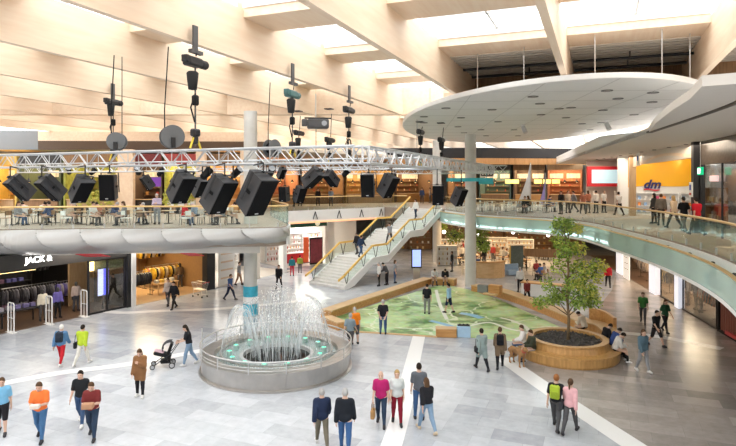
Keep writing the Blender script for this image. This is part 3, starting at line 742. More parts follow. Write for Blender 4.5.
th=nt.nodes.new('ShaderNodeMath'); th.operation='LESS_THAN'; th.inputs[1].default_value=.012; nt.links.new(wv.outputs['Distance'],th.inputs[0])
vf=nt.nodes.new('ShaderNodeTexVoronoi'); vf.inputs['Scale'].default_value=3.2; nt.links.new(tc.outputs['Object'],vf.inputs['Vector'])
mf=nt.nodes.new('ShaderNodeMix'); mf.data_type='RGBA'; mf.blend_type='SOFT_LIGHT'; mf.inputs[0].default_value=.25
nt.links.new(n1.outputs['Fac'],cr.inputs[0]); nt.links.new(cr.outputs[0],mf.inputs[6]); nt.links.new(vf.outputs['Color'],mf.inputs[7])
mx=nt.nodes.new('ShaderNodeMix'); mx.data_type='RGBA'; nt.links.new(th.outputs[0],mx.inputs[0]); nt.links.new(mf.outputs[2],mx.inputs[6]); mx.inputs[7].default_value=(.66,.74,.55,1)
nt.links.new(mx.outputs[2],b_.inputs['Base Color'])
mp_=[g(432,287),g(446,285),g(470,290),g(500,300),g(540,318),g(572,333),g(575,341),g(560,346),g(500,340),g(470,337.5),g(440,336),g(390,333),g(338,330),g(325,324),g(330,319),g(380,303)]
mo=thing('floor_map','large walk-on aerial map in greens printed on the floor between the benches','floor map',(0,0,0))
MB().prism(mp_,.001,.02).build('printed_sheet',mapm,mo)
M_river=mat('map_blue',(.22,.50,.75),.35)
def ribbon(pts,w_,z): 
    b=MB(); P=smooth_path(pts,5); L=[];Q=[]
    for i,p in enumerate(P):
        a=Vector(P[max(i-1,0)]); c=Vector(P[min(i+1,len(P)-1)]); t_=(c-a).normalized(); L.append((p[0]-t_.y*w_/2,p[1]+t_.x*w_/2,z)); Q.append((p[0]+t_.y*w_/2,p[1]-t_.x*w_/2,z))
    return b.strip(Q,L)
ribbon([g(460,313.5),g(470,315),g(482,318.5)],.5,.024).build('river',M_river,mo); ribbon([g(430,321),g(442,324),g(456,328)],.35,.024).build('river',M_river,mo)
M_road=mat('map_road',(.78,.80,.72),.4)
for pts in ([g(500,318),g(515,322),g(528,330),g(520,338)],[g(470,326),g(490,323),g(512,330),g(545,334)],[g(436,290),g(440,305),g(447,320)]): ribbon(pts,.22,.023).build('road',M_road,mo)
# ------------------------------------------------------------------ timber benches round the map
M_oakl=wood('oak_light',(.66,.45,.24),(.56,.36,.17),1.2,.4,'X',8)
def bench(name,label,path,wd,h,top=M_oakl,side=M_oak):
    P=smooth_path(path,5); b=MB().wall(P,0,h-.06,wd-.08); t=thing(name,label,'bench',(0,0,0)); b.build('base',side,t); MB().wall(P,h-.06,h,wd).build('seat',top,t); return t
bench('timber_bench','long straight timber bench along the left edge of the green map',[g(326,318),g(350,309.5),g(380,299.5),g(412,288.5),g(428,283.5)],.78,.45)
bench('timber_bench','short timber bench across the apex of the green map',[(4.75,42.9),(5.6,42.8),(6.5,42.4)],.8,.5)
bench('timber_bench','short low timber bench at the left front corner beside the fountain',[g(327,323.5),g(336,327.5),g(342,330)],.6,.42)
bench('timber_bench','long timber bench running along the right edge of the map to the planter',[(7.6,40.4),g(500,296),g(530,306),g(560,318),g(585,329)],.9,.45)
t=bench('timber_bench','curved timber bench end with a raised backrest behind the tree planter',[g(588,329),g(602,333),g(611,340)],.8,.45)
MB().wall(smooth_path([(g(590,325)[0],g(590,325)[1]),g(604,329),g(615,337)],5),0,.95,.16).build('backrest',M_oak,t)
t=thing('map_edge','thin timber edging board along the front of the map','edging',(0,0,0)); MB().wall([g(344,331.5),g(390,334.2),g(437,337.4)],0,.06,.12).build('board',M_oakl,t)
x,y=g(447,338); t=thing('timber_block','low timber block seat at the front edge of the map','bench',(x,y+.3,0),R(-6)); MB().rbox((0,0,.2),(1.02,.5,.4),.02).build('block',M_oak,t); MB().rbox((0,0,.42),(1.05,.53,.05),.015).build('seat',M_oakl,t)
x,y=g(464.5,338); t=thing('information_box','pale blue information box beside the timber block at the map edge','information box',(x,y+.25,0),R(-6)); MB().rbox((0,0,.27),(.66,.4,.54),.02).build('case',mat('pale_blue_box',(.42,.62,.82),.4),t); MB().rbox((0,.05,.56),(.6,.3,.05),.01).build('control_panel',M_dark,t)
for k in range(3): MB().lathe([(.03,0),(.03,.05)],10,(-.18+.18*k,.05,.58)).build('button',M_black,t)
x,y=g(490,301); t=thing('seat_back_block','timber and grey backrest block standing on the long right bench','backrest block',(x,y+.2,.45),R(-38)); MB().rbox((-.42,0,.26),(.75,.35,.52),.03).build('grey_cushion',mat('grey_felt',(.22,.23,.23),.9),t); MB().rbox((.42,0,.3),(.8,.45,.6),.03).build('timber_back',M_oak,t); MB().rbox((.3,-.5,.06),(.9,.35,.12),.02).build('tray',M_oakl,t)
# ------------------------------------------------------------------ tree planter
px_,py_=at(567.5,25.4),25.4; t=thing('tree_planter','round two-tier timber planter bench with dark soil','planter',(px_,py_,0))
M_oakc=wood('oak_planter',(.60,.34,.12),(.46,.25,.08),1.2,.38,'Z',9)
MB().lathe([(2.12,0),(2.16,.1),(2.16,.38)],64,cap=False).build('lower_drum',M_oakc,t); MB().lathe([(2.2,.38),(2.2,.45),(1.66,.47)],64,cap=False).build('seat_ring',M_oakc,t)
MB().lathe([(1.74,.45),(1.68,.72),(1.72,.74),(1.72,.80),(1.45,.80),(1.45,.55)],64,cap=False).build('upper_ring',M_oakc,t)
o=MB().lathe([(1.46,.66),(0,.70)],48,cap=False).build('soil',mat('dark_soil',(.06,.052,.045),.95,var=.5,scale=30,bump=.6),t)
peb=MB(); rp=random.Random(5)
for i in range(260):
    a=rp.uniform(0,6.283); r_=1.4*math.sqrt(rp.random()); peb.ball((r_*math.cos(a),r_*math.sin(a),.70),(rp.uniform(.03,.07),)*3,6,4)
o=peb.build('pebbles',mat('dark_pebble',(.10,.09,.085),.8,var=.4),t); o['kind']='stuff'
# ------------------------------------------------------------------ tree
def leaf_cloud(b,clusters,rnd,size=.10):
    for (c,rr,n_) in clusters:
        for _ in range(n_):
            v=Vector((rnd.gauss(0,1),rnd.gauss(0,1),rnd.gauss(0,1))).normalized()*(rnd.random()**.4)
            p=Vector((c[0]+v.x*rr[0],c[1]+v.y*rr[1],c[2]+v.z*rr[2]))
            d=Vector((rnd.gauss(0,1),rnd.gauss(0,1),rnd.gauss(-.3,.6))).normalized(); s=size*rnd.uniform(.7,1.4)
            n__=d.orthogonal().normalized(); w_=Matrix.Rotation(rnd.uniform(0,6.28),3,d)@n__
            up=d.cross(w_)*s*.12
            b.add([p,p+d*s*.5+w_*s*.26+up,p+d*s,p+d*s*.5-w_*s*.26+up],[(0,1,2,3)])
def leafmat(name,a,c,tr=.25):
    m=mat(name,a,.5,var=.0); nt=m.node_tree; b=nt.nodes['Principled BSDF']; g_=nt.nodes.new('ShaderNodeNewGeometry'); cr=nt.nodes.new('ShaderNodeValToRGB'); cr.color_ramp.elements[0].color=tuple(a)+(1,); cr.color_ramp.elements[1].color=tuple(c)+(1,)
    nt.links.new(g_.outputs['Random Per Island'],cr.inputs[0]); nt.links.new(cr.outputs[0],b.inputs['Base Color']); b.inputs['Transmission Weight'].default_value=0
    return m
M_leafd=leafmat('leaf_dark',(.09,.20,.02),(.42,.54,.09)); M_leafy=leafmat('leaf_yellow',(.35,.45,.06),(.68,.60,.12))
t=thing('atrium_tree','slender atrium tree with feathery green foliage in the round planter','tree',(px_-.05,py_-.2,.66))
M_bark=mat('tree_bark',(.22,.15,.08),.8,var=.25,scale=12)
rt=random.Random(11)
trunk=MB().tube([(0,0,0),(.04,0,1.0),(-.03,.02,2.0),(.03,0,3.2),(-.1,0,4.4),(-.2,0,5.5)],[.07,.058,.052,.042,.03,.014],10)
cl=[]; br=MB()
tips=[(-1.2,0,1.75,.42,.26),(1.1,.2,1.7,.45,.26),(.35,-.3,1.8,.45,.26),(-.5,.4,1.8,.45,.26),(.8,0,2.2,.55,.45),(-.85,.1,2.5,.35,.5),(1.05,.1,2.9,.4,.4),(.5,.2,3.2,.55,.45),(1.2,-.1,3.4,.25,.3),(-.45,0,3.3,.35,.55),(-.25,-.2,4.0,.4,.5),(.25,.1,4.1,.4,.4),(-.35,0,4.8,.32,.45),(-.15,0,5.25,.45,.28),(.15,.1,5.0,.35,.3),(-.5,.1,5.1,.3,.25),(.2,-.2,2.6,.5,.4),(-.1,.2,2.1,.5,.35)]
for x,y,z,r_,h_ in tips:
    z0=max(.9,z-.6); br.tube([(0,0,z0),(x*.5,y*.5,(z0+z)/2+.1),(x,y,z)],[.03,.02,.008],6)
    cl.append(((x,y,z),(r_,r_,h_),int(190*(r_/.45)**2)))
trunk.build('trunk',M_bark,t,True); br.build('branches',M_bark,t,True)
b=MB(); leaf_cloud(b,cl,rt,.15); o=b.build('foliage',M_leafd,t); o['kind']='stuff'
b=MB(); leaf_cloud(b,[((x+.2,y-.2,z),(r_*.9,r_*.9,h_*.9),120) for x,y,z,r_,h_ in tips if x>.1 and z>2],rt,.14); o=b.build('young_foliage',M_leafy,t); o['kind']='stuff'
# leafy plant by the wide column and low shrubs
x,d=at(480,49),49; t=thing('potted_plant','tall leafy plant hanging green beside the wide column under the right gallery','plant',(x,d,0)); MB().lathe([(.35,0),(.45,.6),(.4,.6),(.36,.5)],18).build('pot',M_dark,t); MB().tube([(0,0,.4),(.05,0,2),(0,0,3.4)],[.05,.04,.02],7).build('stem',M_bark,t)
b=MB(); leaf_cloud(b,[((0,0,3.4),(.9,.7,.9),500),((.3,0,2.3),(.6,.6,.6),250)],rt,.2); b.build('foliage',M_leafd,t)['kind']='stuff'
# ------------------------------------------------------------------ kiosk screen, column poster
x,d=g(416.5,281); t=thing('information_screen','upright digital information screen on a stand behind the map','screen',(x,d,0),R(4))
MB().rbox((0,0,.05),(.7,.5,.1),.02).build('foot',M_steel,t); MB().rbox((0,0,.55),(.55,.12,.95),.02).build('stand',M_steel,t); MB().rbox((0,0,1.75),(.82,.16,1.5),.03).build('housing',M_dark,t)
MB().box((0,-.085,1.78),(.66,.01,1.3)).build('display',mat('blue_display',(.3,.4,.8),.2,emit=(.38,.50,.95),es=1.0,var=.4,scale=1.5),t)
cx_,cd_=CA; t=thing('column_poster','teal and white poster wrapped round the foot of the front column','poster',(cx_,cd_,0))
M_tl=mat('poster_teal',(.04,.42,.58),.5,var=.25,scale=5)
def wrap(z0,z1,m,nm): MB().lathe([(.40,z0),(.415,z0),(.415,z1),(.40,z1)],28,cap=False).build(nm,m,t)
wrap(1.15,1.75,M_tl,'upper_panel'); wrap(.75,1.15,M_white,'middle_panel'); wrap(.05,.75,M_tl,'lower_panel')
# ------------------------------------------------------------------ people: one implicit surface per body, clothes from the same field
def snet(Fd,org,h):
    ins=Fd<0; nx,ny,nz=Fd.shape
    sl=lambda A,d:A[d[0]:nx-1+d[0],d[1]:ny-1+d[1],d[2]:nz-1+d[2]]
    CR=[(i,j,k) for i in (0,1) for j in (0,1) for k in (0,1)]
    s=sum(sl(ins,c).astype(np.int8) for c in CR); act=(s>0)&(s<8); ix=np.argwhere(act)
    if len(ix)==0: return np.zeros((0,3)),np.zeros((0,4),int)
    vals=np.stack([Fd[ix[:,0]+c[0],ix[:,1]+c[1],ix[:,2]+c[2]] for c in CR],1)
    acc=np.zeros((len(ix),3)); cnt=np.zeros(len(ix))
    for a in range(8):
        for b in range(a+1,8):
            if sum(abs(CR[a][q]-CR[b][q]) for q in range(3))!=1: continue
            fa,fb=vals[:,a],vals[:,b]; m=(fa<0)!=(fb<0); t=np.where(m,fa/np.where(m,fa-fb,1),0)
            acc+=m[:,None]*(np.array(CR[a])+t[:,None]*(np.array(CR[b])-np.array(CR[a]))); cnt+=m
    V=(ix+acc/cnt[:,None])*h+org
    I=-np.ones(act.shape,int); I[act]=np.arange(len(ix)); Q=[]
    for ax in range(3):
        o=[(1,0,0),(0,1,0),(0,0,1)][ax]; u=[(0,1,0),(0,0,1),(1,0,0)][ax]; v=[(0,0,1),(1,0,0),(0,1,0)][ax]
        A=ins[:nx-o[0],:ny-o[1],:nz-o[2]]; B=ins[o[0]:,o[1]:,o[2]:]; e=np.argwhere(A!=B)
        ok=np.all(e-np.array(u)-np.array(v)>=0,1)&np.all(e<np.array(act.shape),1); e=e[ok]
        if not len(e): continue
        g_=lambda d:I[e[:,0]-d[0],e[:,1]-d[1],e[:,2]-d[2]]
        uv_=tuple(a+b for a,b in zip(u,v)); q=np.stack([g_(uv_),g_(v),g_((0,0,0)),g_(u)],1)
        fl=~A[e[:,0],e[:,1],e[:,2]]; q[fl]=q[fl][:,::-1]; Q.append(q[np.all(q>=0,1)])
    return V,np.concatenate(Q)
def smin(a,b,k):
    h=np.maximum(k-np.abs(a-b),0)/k; return np.minimum(a,b)-h*h*k*.25
def sd_cap(P,a,b,ra,rb):
    a=np.array(a,np.float32);b=np.array(b,np.float32);ba=b-a;pa=P-a;h=np.clip((pa@ba)/max(float(ba@ba),1e-9),0,1); return np.linalg.norm(pa-h[...,None]*ba,axis=-1)-(ra+(rb-ra)*h)
def sd_ell(P,c,Rm,r):
    q=(P-np.array(c,np.float32))@np.array(Rm,np.float32); r=np.array(r,np.float32); k0=np.linalg.norm(q/r,axis=-1); k1=np.linalg.norm(q/(r*r),axis=-1); return k0*(k0-1)/np.maximum(k1,1e-6)
def grid(lo,hi,h):
    n=np.ceil((np.array(hi)-np.array(lo))/h).astype(int)+1
    ax=[lo[i]+h*np.arange(n[i],dtype=np.float32) for i in range(3)]
    return np.stack(np.meshgrid(*ax,indexing='ij'),-1).astype(np.float32)
I3=np.eye(3)
def tmpl_head():
    lo=(-.12,-.14,-.2);h=.0085;P=grid(lo,(.12,.14,.16),h)
    f=sd_ell(P,(0,-.006,.022),I3,(.076,.096,.11)); f=smin(f,sd_ell(P,(0,.022,-.055),I3,(.057,.066,.066)),.05); f=smin(f,sd_cap(P,(0,-.02,-.06),(0,-.03,-.2),.054,.058),.03)
    f=smin(f,sd_cap(P,(0,.088,.012),(0,.108,-.026),.009,.016),.015)
    for s in (-1,1):
        f=smin(f,sd_ell(P,(s*.078,-.008,-.01),I3,(.012,.022,.034)),.01); f=smin(f,sd_cap(P,(s*.015,.088,.03),(s*.045,.074,.03),.008,.008),.015)
    f=smin(f,sd_ell(P,(0,.08,-.095),I3,(.02,.018,.018)),.03)
    V,Q=snet(f,np.array(lo),h); mi=np.zeros(len(Q),int); b=MB()
    for s in (-1,1): b.ball((s*.032,.083,.008),(.014,.008,.009),8,5)
    n0=len(b.f); b.ball((0,.088,-.062),(.026,.009,.009),8,5)
    V=np.concatenate([V,np.array(b.v)]); fq=[tuple(q) for q in Q]+[tuple(i+len(V)-len(b.v) for i in q) for q in b.f]; mi=np.concatenate([mi,[1]*n0,[2]*(len(b.f)-n0)])
    return V,fq,mi
def tmpl_hair(kind):
    lo=(-.15,-.2,-.34);h=.010;P=grid(lo,(.15,.17,.2),h); x,y,z=P[...,0],P[...,1],P[...,2]
    f=sd_ell(P,(0,-.012,.03),I3,(.087,.105,.118))
    cut=(.82*y+.002-z)*.77
    if kind=='bald': f=sd_ell(P,(0,-.010,.018),I3,(.083,.102,.112)); cut=np.maximum((.82*y+.002-z)*.77,z-.03)
    f=np.maximum(f,cut)
    if kind in ('long','hood'): f=smin(f,np.maximum(sd_ell(P,(0,-.06,-.07),I3,(.088,.062,.2 if kind=='long' else .14)),y-.0),.03)
    if kind=='bun': f=smin(f,sd_ell(P,(0,-.11,.07),I3,(.045,.045,.045)),.02)
    if kind=='pony': f=smin(f,sd_cap(P,(0,-.11,.05),(0,-.13,-.16),.035,.02),.03)
    if kind=='cap':
        f=np.maximum(sd_ell(P,(0,-.008,.03),I3,(.09,.108,.112)),.045+.1*y*0-z+.0); f=smin(f,sd_ell(P,(0,.12,.05),I3,(.07,.05,.008)),.01)
    V,Q=snet(f,np.array(lo),h); return V,[tuple(q) for q in Q],None
def tmpl_hand(curl):
    lo=(-.13,-.075,-.22);h=.0058;P=grid(lo,(.05,.115,.03),h)
    f=sd_ell(P,(-.004,0,-.05),I3,(.0165,.042,.056)); f=smin(f,sd_cap(P,(0,0,.02),(0,0,-.03),.026,.024),.03)
    for y_,L in ((.031,.072),(.0105,.082),(-.0105,.076),(-.031,.06)):
        p=np.array((-.004,y_,-.088)); a=curl*.5; seg=(.42,.33,.25)
        for k,sg in enumerate(seg):
            d=np.array((-math.sin(a),y_*.6*(k==0),-math.cos(a))); q=p+d*L*sg*1.1; f=smin(f,sd_cap(P,p,q,.0093-.0008*k,.0088-.0008*k),.006); p=q; a+=curl
    p=[(-.008,.03,-.02),(-.018,.058,-.055),(-.028,.066,-.085),(-.036,.062,-.107)]
    for k in range(3): f=smin(f,sd_cap(P,p[k],p[k+1],.014-.0018*k,.0122-.0018*k),.008)
    V,Q=snet(f,np.array(lo),h); return V,[tuple(q) for q in Q],None
HEAD=tmpl_head(); HAIR={}; HAND={'open':tmpl_hand(.22),'grip':tmpl_hand(.85)}
def hair_t(k):
    if k not in HAIR: HAIR[k]=tmpl_hair(k)
    return HAIR[k]
def Rx(a): return np.array(Matrix.Rotation(R(a),3,'X'))
def Ry(a): return np.array(Matrix.Rotation(R(a),3,'Y'))
def Rz(a): return np.array(Matrix.Rotation(R(a),3,'Z'))
POSES={
 'stand':dict(thigh=(2,-2),knee=(2,3),arm=(4,-3),elbow=(14,12),ab=(9,9)),
 'walk':dict(thigh=(26,-16),knee=(8,22),arm=(-20,22),elbow=(16,26),ab=(8,8),lean=4),
 'walk2':dict(thigh=(-16,26),knee=(24,8),arm=(22,-20),elbow=(26,16),ab=(8,8),lean=4),
 'stroll':dict(thigh=(15,-10),knee=(5,14),arm=(-10,12),elbow=(18,20),ab=(8,8),lean=2),
 'hold':dict(thigh=(20,-14),knee=(8,20),arm=(22,20),elbow=(82,86),ab=(10,10),tw=(38,42),lean=3,headp=12),
 'holdstand':dict(thigh=(2,-2),knee=(3,3),arm=(24,22),elbow=(88,92),ab=(8,8),tw=(40,36),headp=18),
 'behind':dict(thigh=(2,-1),knee=(2,2),arm=(-26,-26),elbow=(38,38),ab=(14,14),tw=(70,70),headp=6),
 'push':dict(thigh=(18,-14),knee=(8,20),arm=(34,32),elbow=(48,50),ab=(6,6),tw=(4,4),lean=10,headp=14),
 'sit':dict(thigh=(84,82),knee=(80,84),arm=(28,24),elbow=(62,58),ab=(8,8),tw=(22,22),lean=6,legab=(6,6),sit=.45,headp=8),
 'sitlean':dict(thigh=(86,82),knee=(82,76),arm=(38,36),elbow=(86,88),ab=(8,8),tw=(34,34),lean=24,legab=(8,8),sit=.45,headp=26),
 'phone':dict(thigh=(2,-2),knee=(3,3),arm=(26,6),elbow=(105,14),ab=(8,8),tw=(25,0),headp=22),
 'carry':dict(thigh=(18,-12),knee=(6,18),arm=(-6,6),elbow=(16,20),ab=(9,9),lean=2,grip=1),
 'bend':dict(thigh=(6,2),knee=(8,6),arm=(50,46),elbow=(40,44),ab=(8,8),tw=(10,10),lean=26,headp=10)}
def body_prims(po,fem,girth):
    gr=girth; E=[]   # (region,fn)
    lean=po.get('lean',0); To=Rx(-lean)
    tp=lambda v:To@np.array(v,float)
    e=lambda reg,c,r,M=To:E.append((reg,lambda P,c=tp(c),M=M,r=r:sd_ell(P,c,M,r)))
    e('pelvis',(0,0,0),((.168 if fem else .16)*gr,.118*gr,.125),I3 if lean<15 else Rx(-lean*.5))
    e('torso',(0,0,.16),((.128 if fem else .145)*gr,.105*gr,.17)); e('torso',(0,-.005,.31),((.148 if fem else .17)*gr,.115*gr,.185))
    if fem:
        for s in (-1,1): e('torso',(s*.065,.085,.29),(.06,.055,.06))
    sw=.150 if fem else .172
    a_,b_=tp((-sw+.02,-.01,.415)),tp((sw-.02,-.01,.415)); E.append(('torso',lambda P:sd_cap(P,a_,b_,.062*gr,.062*gr)))
    n0,n1=tp((0,-.012,.43)),tp((0,-.005,.56)); E.append(('neck',lambda P:sd_cap(P,n0,n1,.062,.053)))
    J={}; hands=[]
    la=po.get('legab',(2,2)); ft=[]
    for i,s in enumerate((-1,1)):
        hp=np.array((s*.092*gr,0,-.05)); M=Ry(-la[i]*s)@Rx(po['thigh'][i]); kn=hp+M@np.array((0,0,-.435)); M2=M@Rx(-po['knee'][i]); an=kn+M2@np.array((0,0,-.415))
        E.append(('thigh',lambda P,a=hp,b=kn:sd_cap(P,a,b,.088*gr,.058*gr)))
        cf=kn+M2@np.array((0,-.018,-.12)); E.append(('shank',lambda P,a=kn,b=an:sd_cap(P,a,b,.054*gr,.037))); E.append(('shank',lambda P,c=cf,M2=M2:sd_ell(P,c,M2,(.05*gr,.052*gr,.13))))
        pit=po['thigh'][i]-po['knee'][i]; fp=np.clip(-pit*.55 if pit<0 else -pit*.5+ (0),-40,15) if 'sit' not in po else 0
        if pit<-8 and 'sit' not in po: fp=pit*.6
        if pit>8 and 'sit' not in po: fp=pit*.45
        MF=Rz(-s*6)@Rx(fp); h_=an+MF@np.array((0,-.045,-.045)); t_=an+MF@np.array((0,.135,-.055)); E.append(('foot%d'%i,lambda P,a=h_,b=t_:sd_cap(P,a,b,.036,.03))); E.append(('foot%d'%i,lambda P,a=an,b=t_:sd_cap(P,a,b,.038,.028)))
        ft+= [an[2]-.083,t_[2]-.03,h_[2]-.036]
    for i,s in enumerate((-1,1)):
        sh=np.array((s*sw,-.01,.405)); M=To@Ry(-po['ab'][i]*s)@Rx(po['arm'][i])@Rz(po.get('tw',(6,6))[i]*s); el=tp(sh)+M@np.array((0,0,-.285)); M2=M@Rx(po['elbow'][i]); wr=el+M2@np.array((0,0,-.245)); sh=tp(sh)
        E.append(('uarm',lambda P,a=sh,b=el:sd_cap(P,a,b,.05*gr,.04*gr))); mid=sh+(el-sh)*.72; E.append(('sleeve',lambda P,a=sh,b=mid:sd_cap(P,a,b,.056*gr,.052*gr)))
        E.append(('farm',lambda P,a=el,b=wr:sd_cap(P,a,b,.041*gr,.028))); hands.append((s,M2,wr)); J['wrist%d'%i]=wr
    hm=To@Rz(po.get('heady',0))@Rx(-po.get('headp',0)); hc=tp((0,.005,.505))+hm@np.array((0,.012,.125))
    zp=-min(ft) if 'sit' not in po else po['sit']+.115
    J.update(zp=zp,head=(hm,hc),hands=hands,To=To,fz=min(ft))
    return E,J
def npmesh(name,V,fs,mats,mi=None,smooth=True,parent=None):
    me=bpy.data.meshes.new(name); me.from_pydata([tuple(v) for v in V.tolist()],[],fs)
    for m in mats: me.materials.append(m)
    if mi is not None: me.polygons.foreach_set('material_index',np.array(mi,dtype=np.int32))
    if smooth: me.polygons.foreach_set('use_smooth',np.ones(len(fs),bool))
    me.update(); o=bpy.data.objects.new(name,me); COL.objects.link(o)
    if parent is not None: o.parent=parent
    return o
CM={}
def cloth(c):
    k=tuple(round(x,3) for x in c)
    if k not in CM: CM[k]=mat('cloth_%d'%len(CM),c,.85,var=.12,scale=9,spec=.2)
    return CM[k]
SKIN={'l':mat('skin_light',(.62,.40,.30),.5,var=.05),'m':mat('skin_tan',(.50,.31,.22),.5,var=.05)}
M_eye=mat('eye_dark',(.03,.025,.02),.2,var=0); M_lip=mat('lip_pink',(.45,.20,.18),.4,var=0)
HC=dict(dark=(.025,.018,.014),brown=(.10,.055,.03),grey=(.42,.41,.40),white=(.75,.73,.70),blond=(.42,.28,.12),ginger=(.30,.12,.04))
PB=[]
def person(label,xy,face,pose,top,bot,hair=('short','brown'),shoes=(.04,.04,.045),fem=False,z0=0.0,sc=1.0,girth=1.0,skin='l',group=None,name_top=None,res=None,**over):
    """top=(colour,'short'|'long'|'none',hem[,thick]) bot=(colour,'trousers'|'shorts'|'skirt')"""
    po=dict(POSES[pose]); po.update(over); E,J=body_prims(po,fem,girth); d=math.hypot(*xy)
    h=res or (.019 if d<27 else .023 if d<34 else .029)
    zp=J['zp']; lo=np.array((-.62,-.75,-zp-.05)); hi=np.array((.62,.95 if 'sit' in po else .75,.62))
    # tighten the box around the joints
    P=grid(lo,hi,.09); f=np.min(np.stack([fn(P) for _,fn in E]),0); ii=np.argwhere(f<.12); lo2=lo+ii.min(0)*.09-.03; hi2=lo+ii.max(0)*.09+.03
    P=grid(lo2,hi2,h); D={}
    for reg,fn in E:
        D.setdefault(reg,[]).append(fn(P).astype(np.float32))
    def uni(regs,k):
        f=None
        for r_ in regs:
            for a in D.get(r_,[]): f=a if f is None else smin(f,a,k)
        return f
    up=P@np.array(J['To'],np.float32)[:,2]
    body=smin(uni(('pelvis','torso','neck'),.06),uni(('thigh',),.02),.05); body=smin(body,uni(('shank',),.03),.03); body=smin(body,smin(uni(('foot0',),.02),uni(('foot1',),.02),.005),.03); arms=smin(uni(('uarm',),.01),uni(('farm',),.02),.02); body=smin(body,arms,.03)
    V,Q=snet(body,lo2,h); fs=[tuple(q) for q in Q.tolist()]; mi=[0]*len(fs); Vs=[V]; n=len(V)
    def addt(t,M,c,flip=False):
        nonlocal n
        W=t[0].copy(); 
        if flip: W[:,0]*=-1
        Vs.append(W@M.T+c); fs.extend([tuple(i+n for i in (q[::-1] if flip else q)) for q in t[1]]); mi.extend(list(t[2]) if t[2] is not None else [0]*len(t[1])); n+=len(W)
    hm,hc=J['head']; addt(HEAD,hm,hc)
    gp=po.get('grip',0)
    for k,(s,M2,wr) in enumerate(J['hands']): addt(HAND['grip' if gp in (k+1,3) or pose in ('hold','push','holdstand','sitlean') else 'open'],M2,wr,flip=(s<0))
    o=npmesh('person',np.concatenate(Vs),fs,[SKIN[skin],M_eye,M_lip],mi); off=np.array((0,0,zp))
    me=o.data; co_=np.empty(len(me.vertices)*3); me.vertices.foreach_get('co',co_); co_=co_.reshape(-1,3)+off; me.vertices.foreach_set('co',co_.ravel()); me.update()
    o.location=(xy[0],xy[1],z0); o.rotation_euler=(0,0,R(face)); o.scale=(sc,)*3; tag(o,label,'person',group)
    def part(nm,f,m):
        V,Q=snet(f,lo2,h)
        if len(Q): npmesh(nm,V+off,[tuple(q) for q in Q.tolist()],[m],parent=o)
    # clothes
    col,slv,hem=top[:3]; th=top[3] if len(top)>3 else .016
    f=uni(('pelvis','torso'),.06)
    if slv=='long': f=smin(f,smin(uni(('uarm','sleeve'),.02),uni(('farm',),.02)-.008,.03),.03)
    elif slv=='short': f=smin(f,uni(('sleeve',),.02),.03)
    if hem>.2: f=smin(f,uni(('thigh',),.12),.08)
    f=f-th-.004; f=np.maximum(f,-(up+hem)); f=np.maximum(f,up-.50)
    part(name_top or ('coat' if hem>.2 else 'jacket' if th>.02 else 'shirt'),f,cloth(col))
    col,kind=bot[:2]; f=uni(('pelvis',),.05); f=smin(f,uni(('thigh',),.02 if kind!='skirt' else .25),.05)
    if kind=='trousers': f=smin(f,uni(('shank',),.03)+.002,.04)-.013
    elif kind=='skirt': f=f-.02
    else: f=f-.02; f=np.maximum(f,-0.01+.0*f+(uni(('shank',),.03)*-1-.02))
    f=np.maximum(f,up-min(.10,.05-hem if hem<.2 else .10)); part(kind,f,cloth(col))
    for k in (0,1): part('shoe',uni(('foot%d'%k,),.02)-.012,cloth(shoes))
    if hair[0]!='none':
        t=hair_t(hair[0]); npmesh('cap' if hair[0]=='cap' else 'hair',t[0]@hm.T+hc+off,t[1],[cloth(HC[hair[1]] if isinstance(hair[1],str) else hair[1])],parent=o)
    o['_']=0; del o['_']
    J['obj']=o; J['off']=off; J['sc']=sc; J['face']=face; J['pos']=Vector((xy[0],xy[1],z0)); return J
def wpos(J,v):    # a point in the person's frame -> world
    return J['pos']+Matrix.Rotation(R(J['face']),3,'Z')@(Vector(v)*J['sc'])
def wrist(J,k): return wpos(J,tuple(J['wrist%d'%k]+J['off']))
def backpack(J,col,label):
    c=J['To']@np.array((0,-.20,.27))+J['off']; t=thing('backpack',label,'backpack',wpos(J,tuple(c)),R(J['face'])); 
    MB().rbox((0,0,0),(.29,.15,.42),.05).build('body',cloth(col),t); MB().rbox((0,-.09,-.07),(.22,.06,.2),.025).build('front_pocket',cloth(tuple(x*.7 for x in col)),t); MB().tube([(-.05,0,.21),(0,0,.26),(.05,0,.21)],.012,6).build('handle',M_black,t)
    for s in (-1,1): MB().tube([(s*.09,.06,.19),(s*.11,.17,.21),(s*.12,.34,.1),(s*.12,.33,-.05),(s*.12,.1,-.17)],.018,6).build('strap',M_black,t)
def handbag(J,k,col,label,drop=.20,sz=(.32,.13,.28)):
    p=wrist(J,k)-Vector((0,0,.12)); t=thing('handbag',label,'bag',(p.x,p.y,p.z-drop),R(J['face']+90)); MB().rbox((0,0,-sz[2]/2),sz,.03).build('body',cloth(col),t)
    for s in (-1,1): MB().tube([(-sz[0]*.3,s*.03,-.02),(-sz[0]*.2,s*.03,drop*.8),(0,s*.02,drop+.02),(sz[0]*.2,s*.03,drop*.8),(sz[0]*.3,s*.03,-.02)],.01,6).build('handle',cloth(tuple(x*.6 for x in col)),t)
def sidebag(J,s,col,label):
    c=J['To']@np.array((s*.24,-.02,.02))+J['off']; t=thing('shoulder_bag',label,'bag',wpos(J,tuple(c)),R(J['face']+90)); MB().rbox((0,0,-.1),(.32,.12,.26),.03).build('body',cloth(col),t); MB().tube([(-.12,0,.02),(-.06,-.0,.3),(.03,s*.06,.42),(.08,0,.3),(.12,0,.02)],.013,6).build('strap',cloth(tuple(x*.6 for x in col)),t)
NAVY=(.02,.03,.07);BLK=(.018,.018,.022);JEAN=(.06,.11,.22);LJEAN=(.22,.33,.47);DJEAN=(.03,.05,.09);WHT=(.78,.77,.75);GRY=(.30,.31,.33);DGR=(.08,.08,.085);WSH=(.75,.74,.72)
G=g
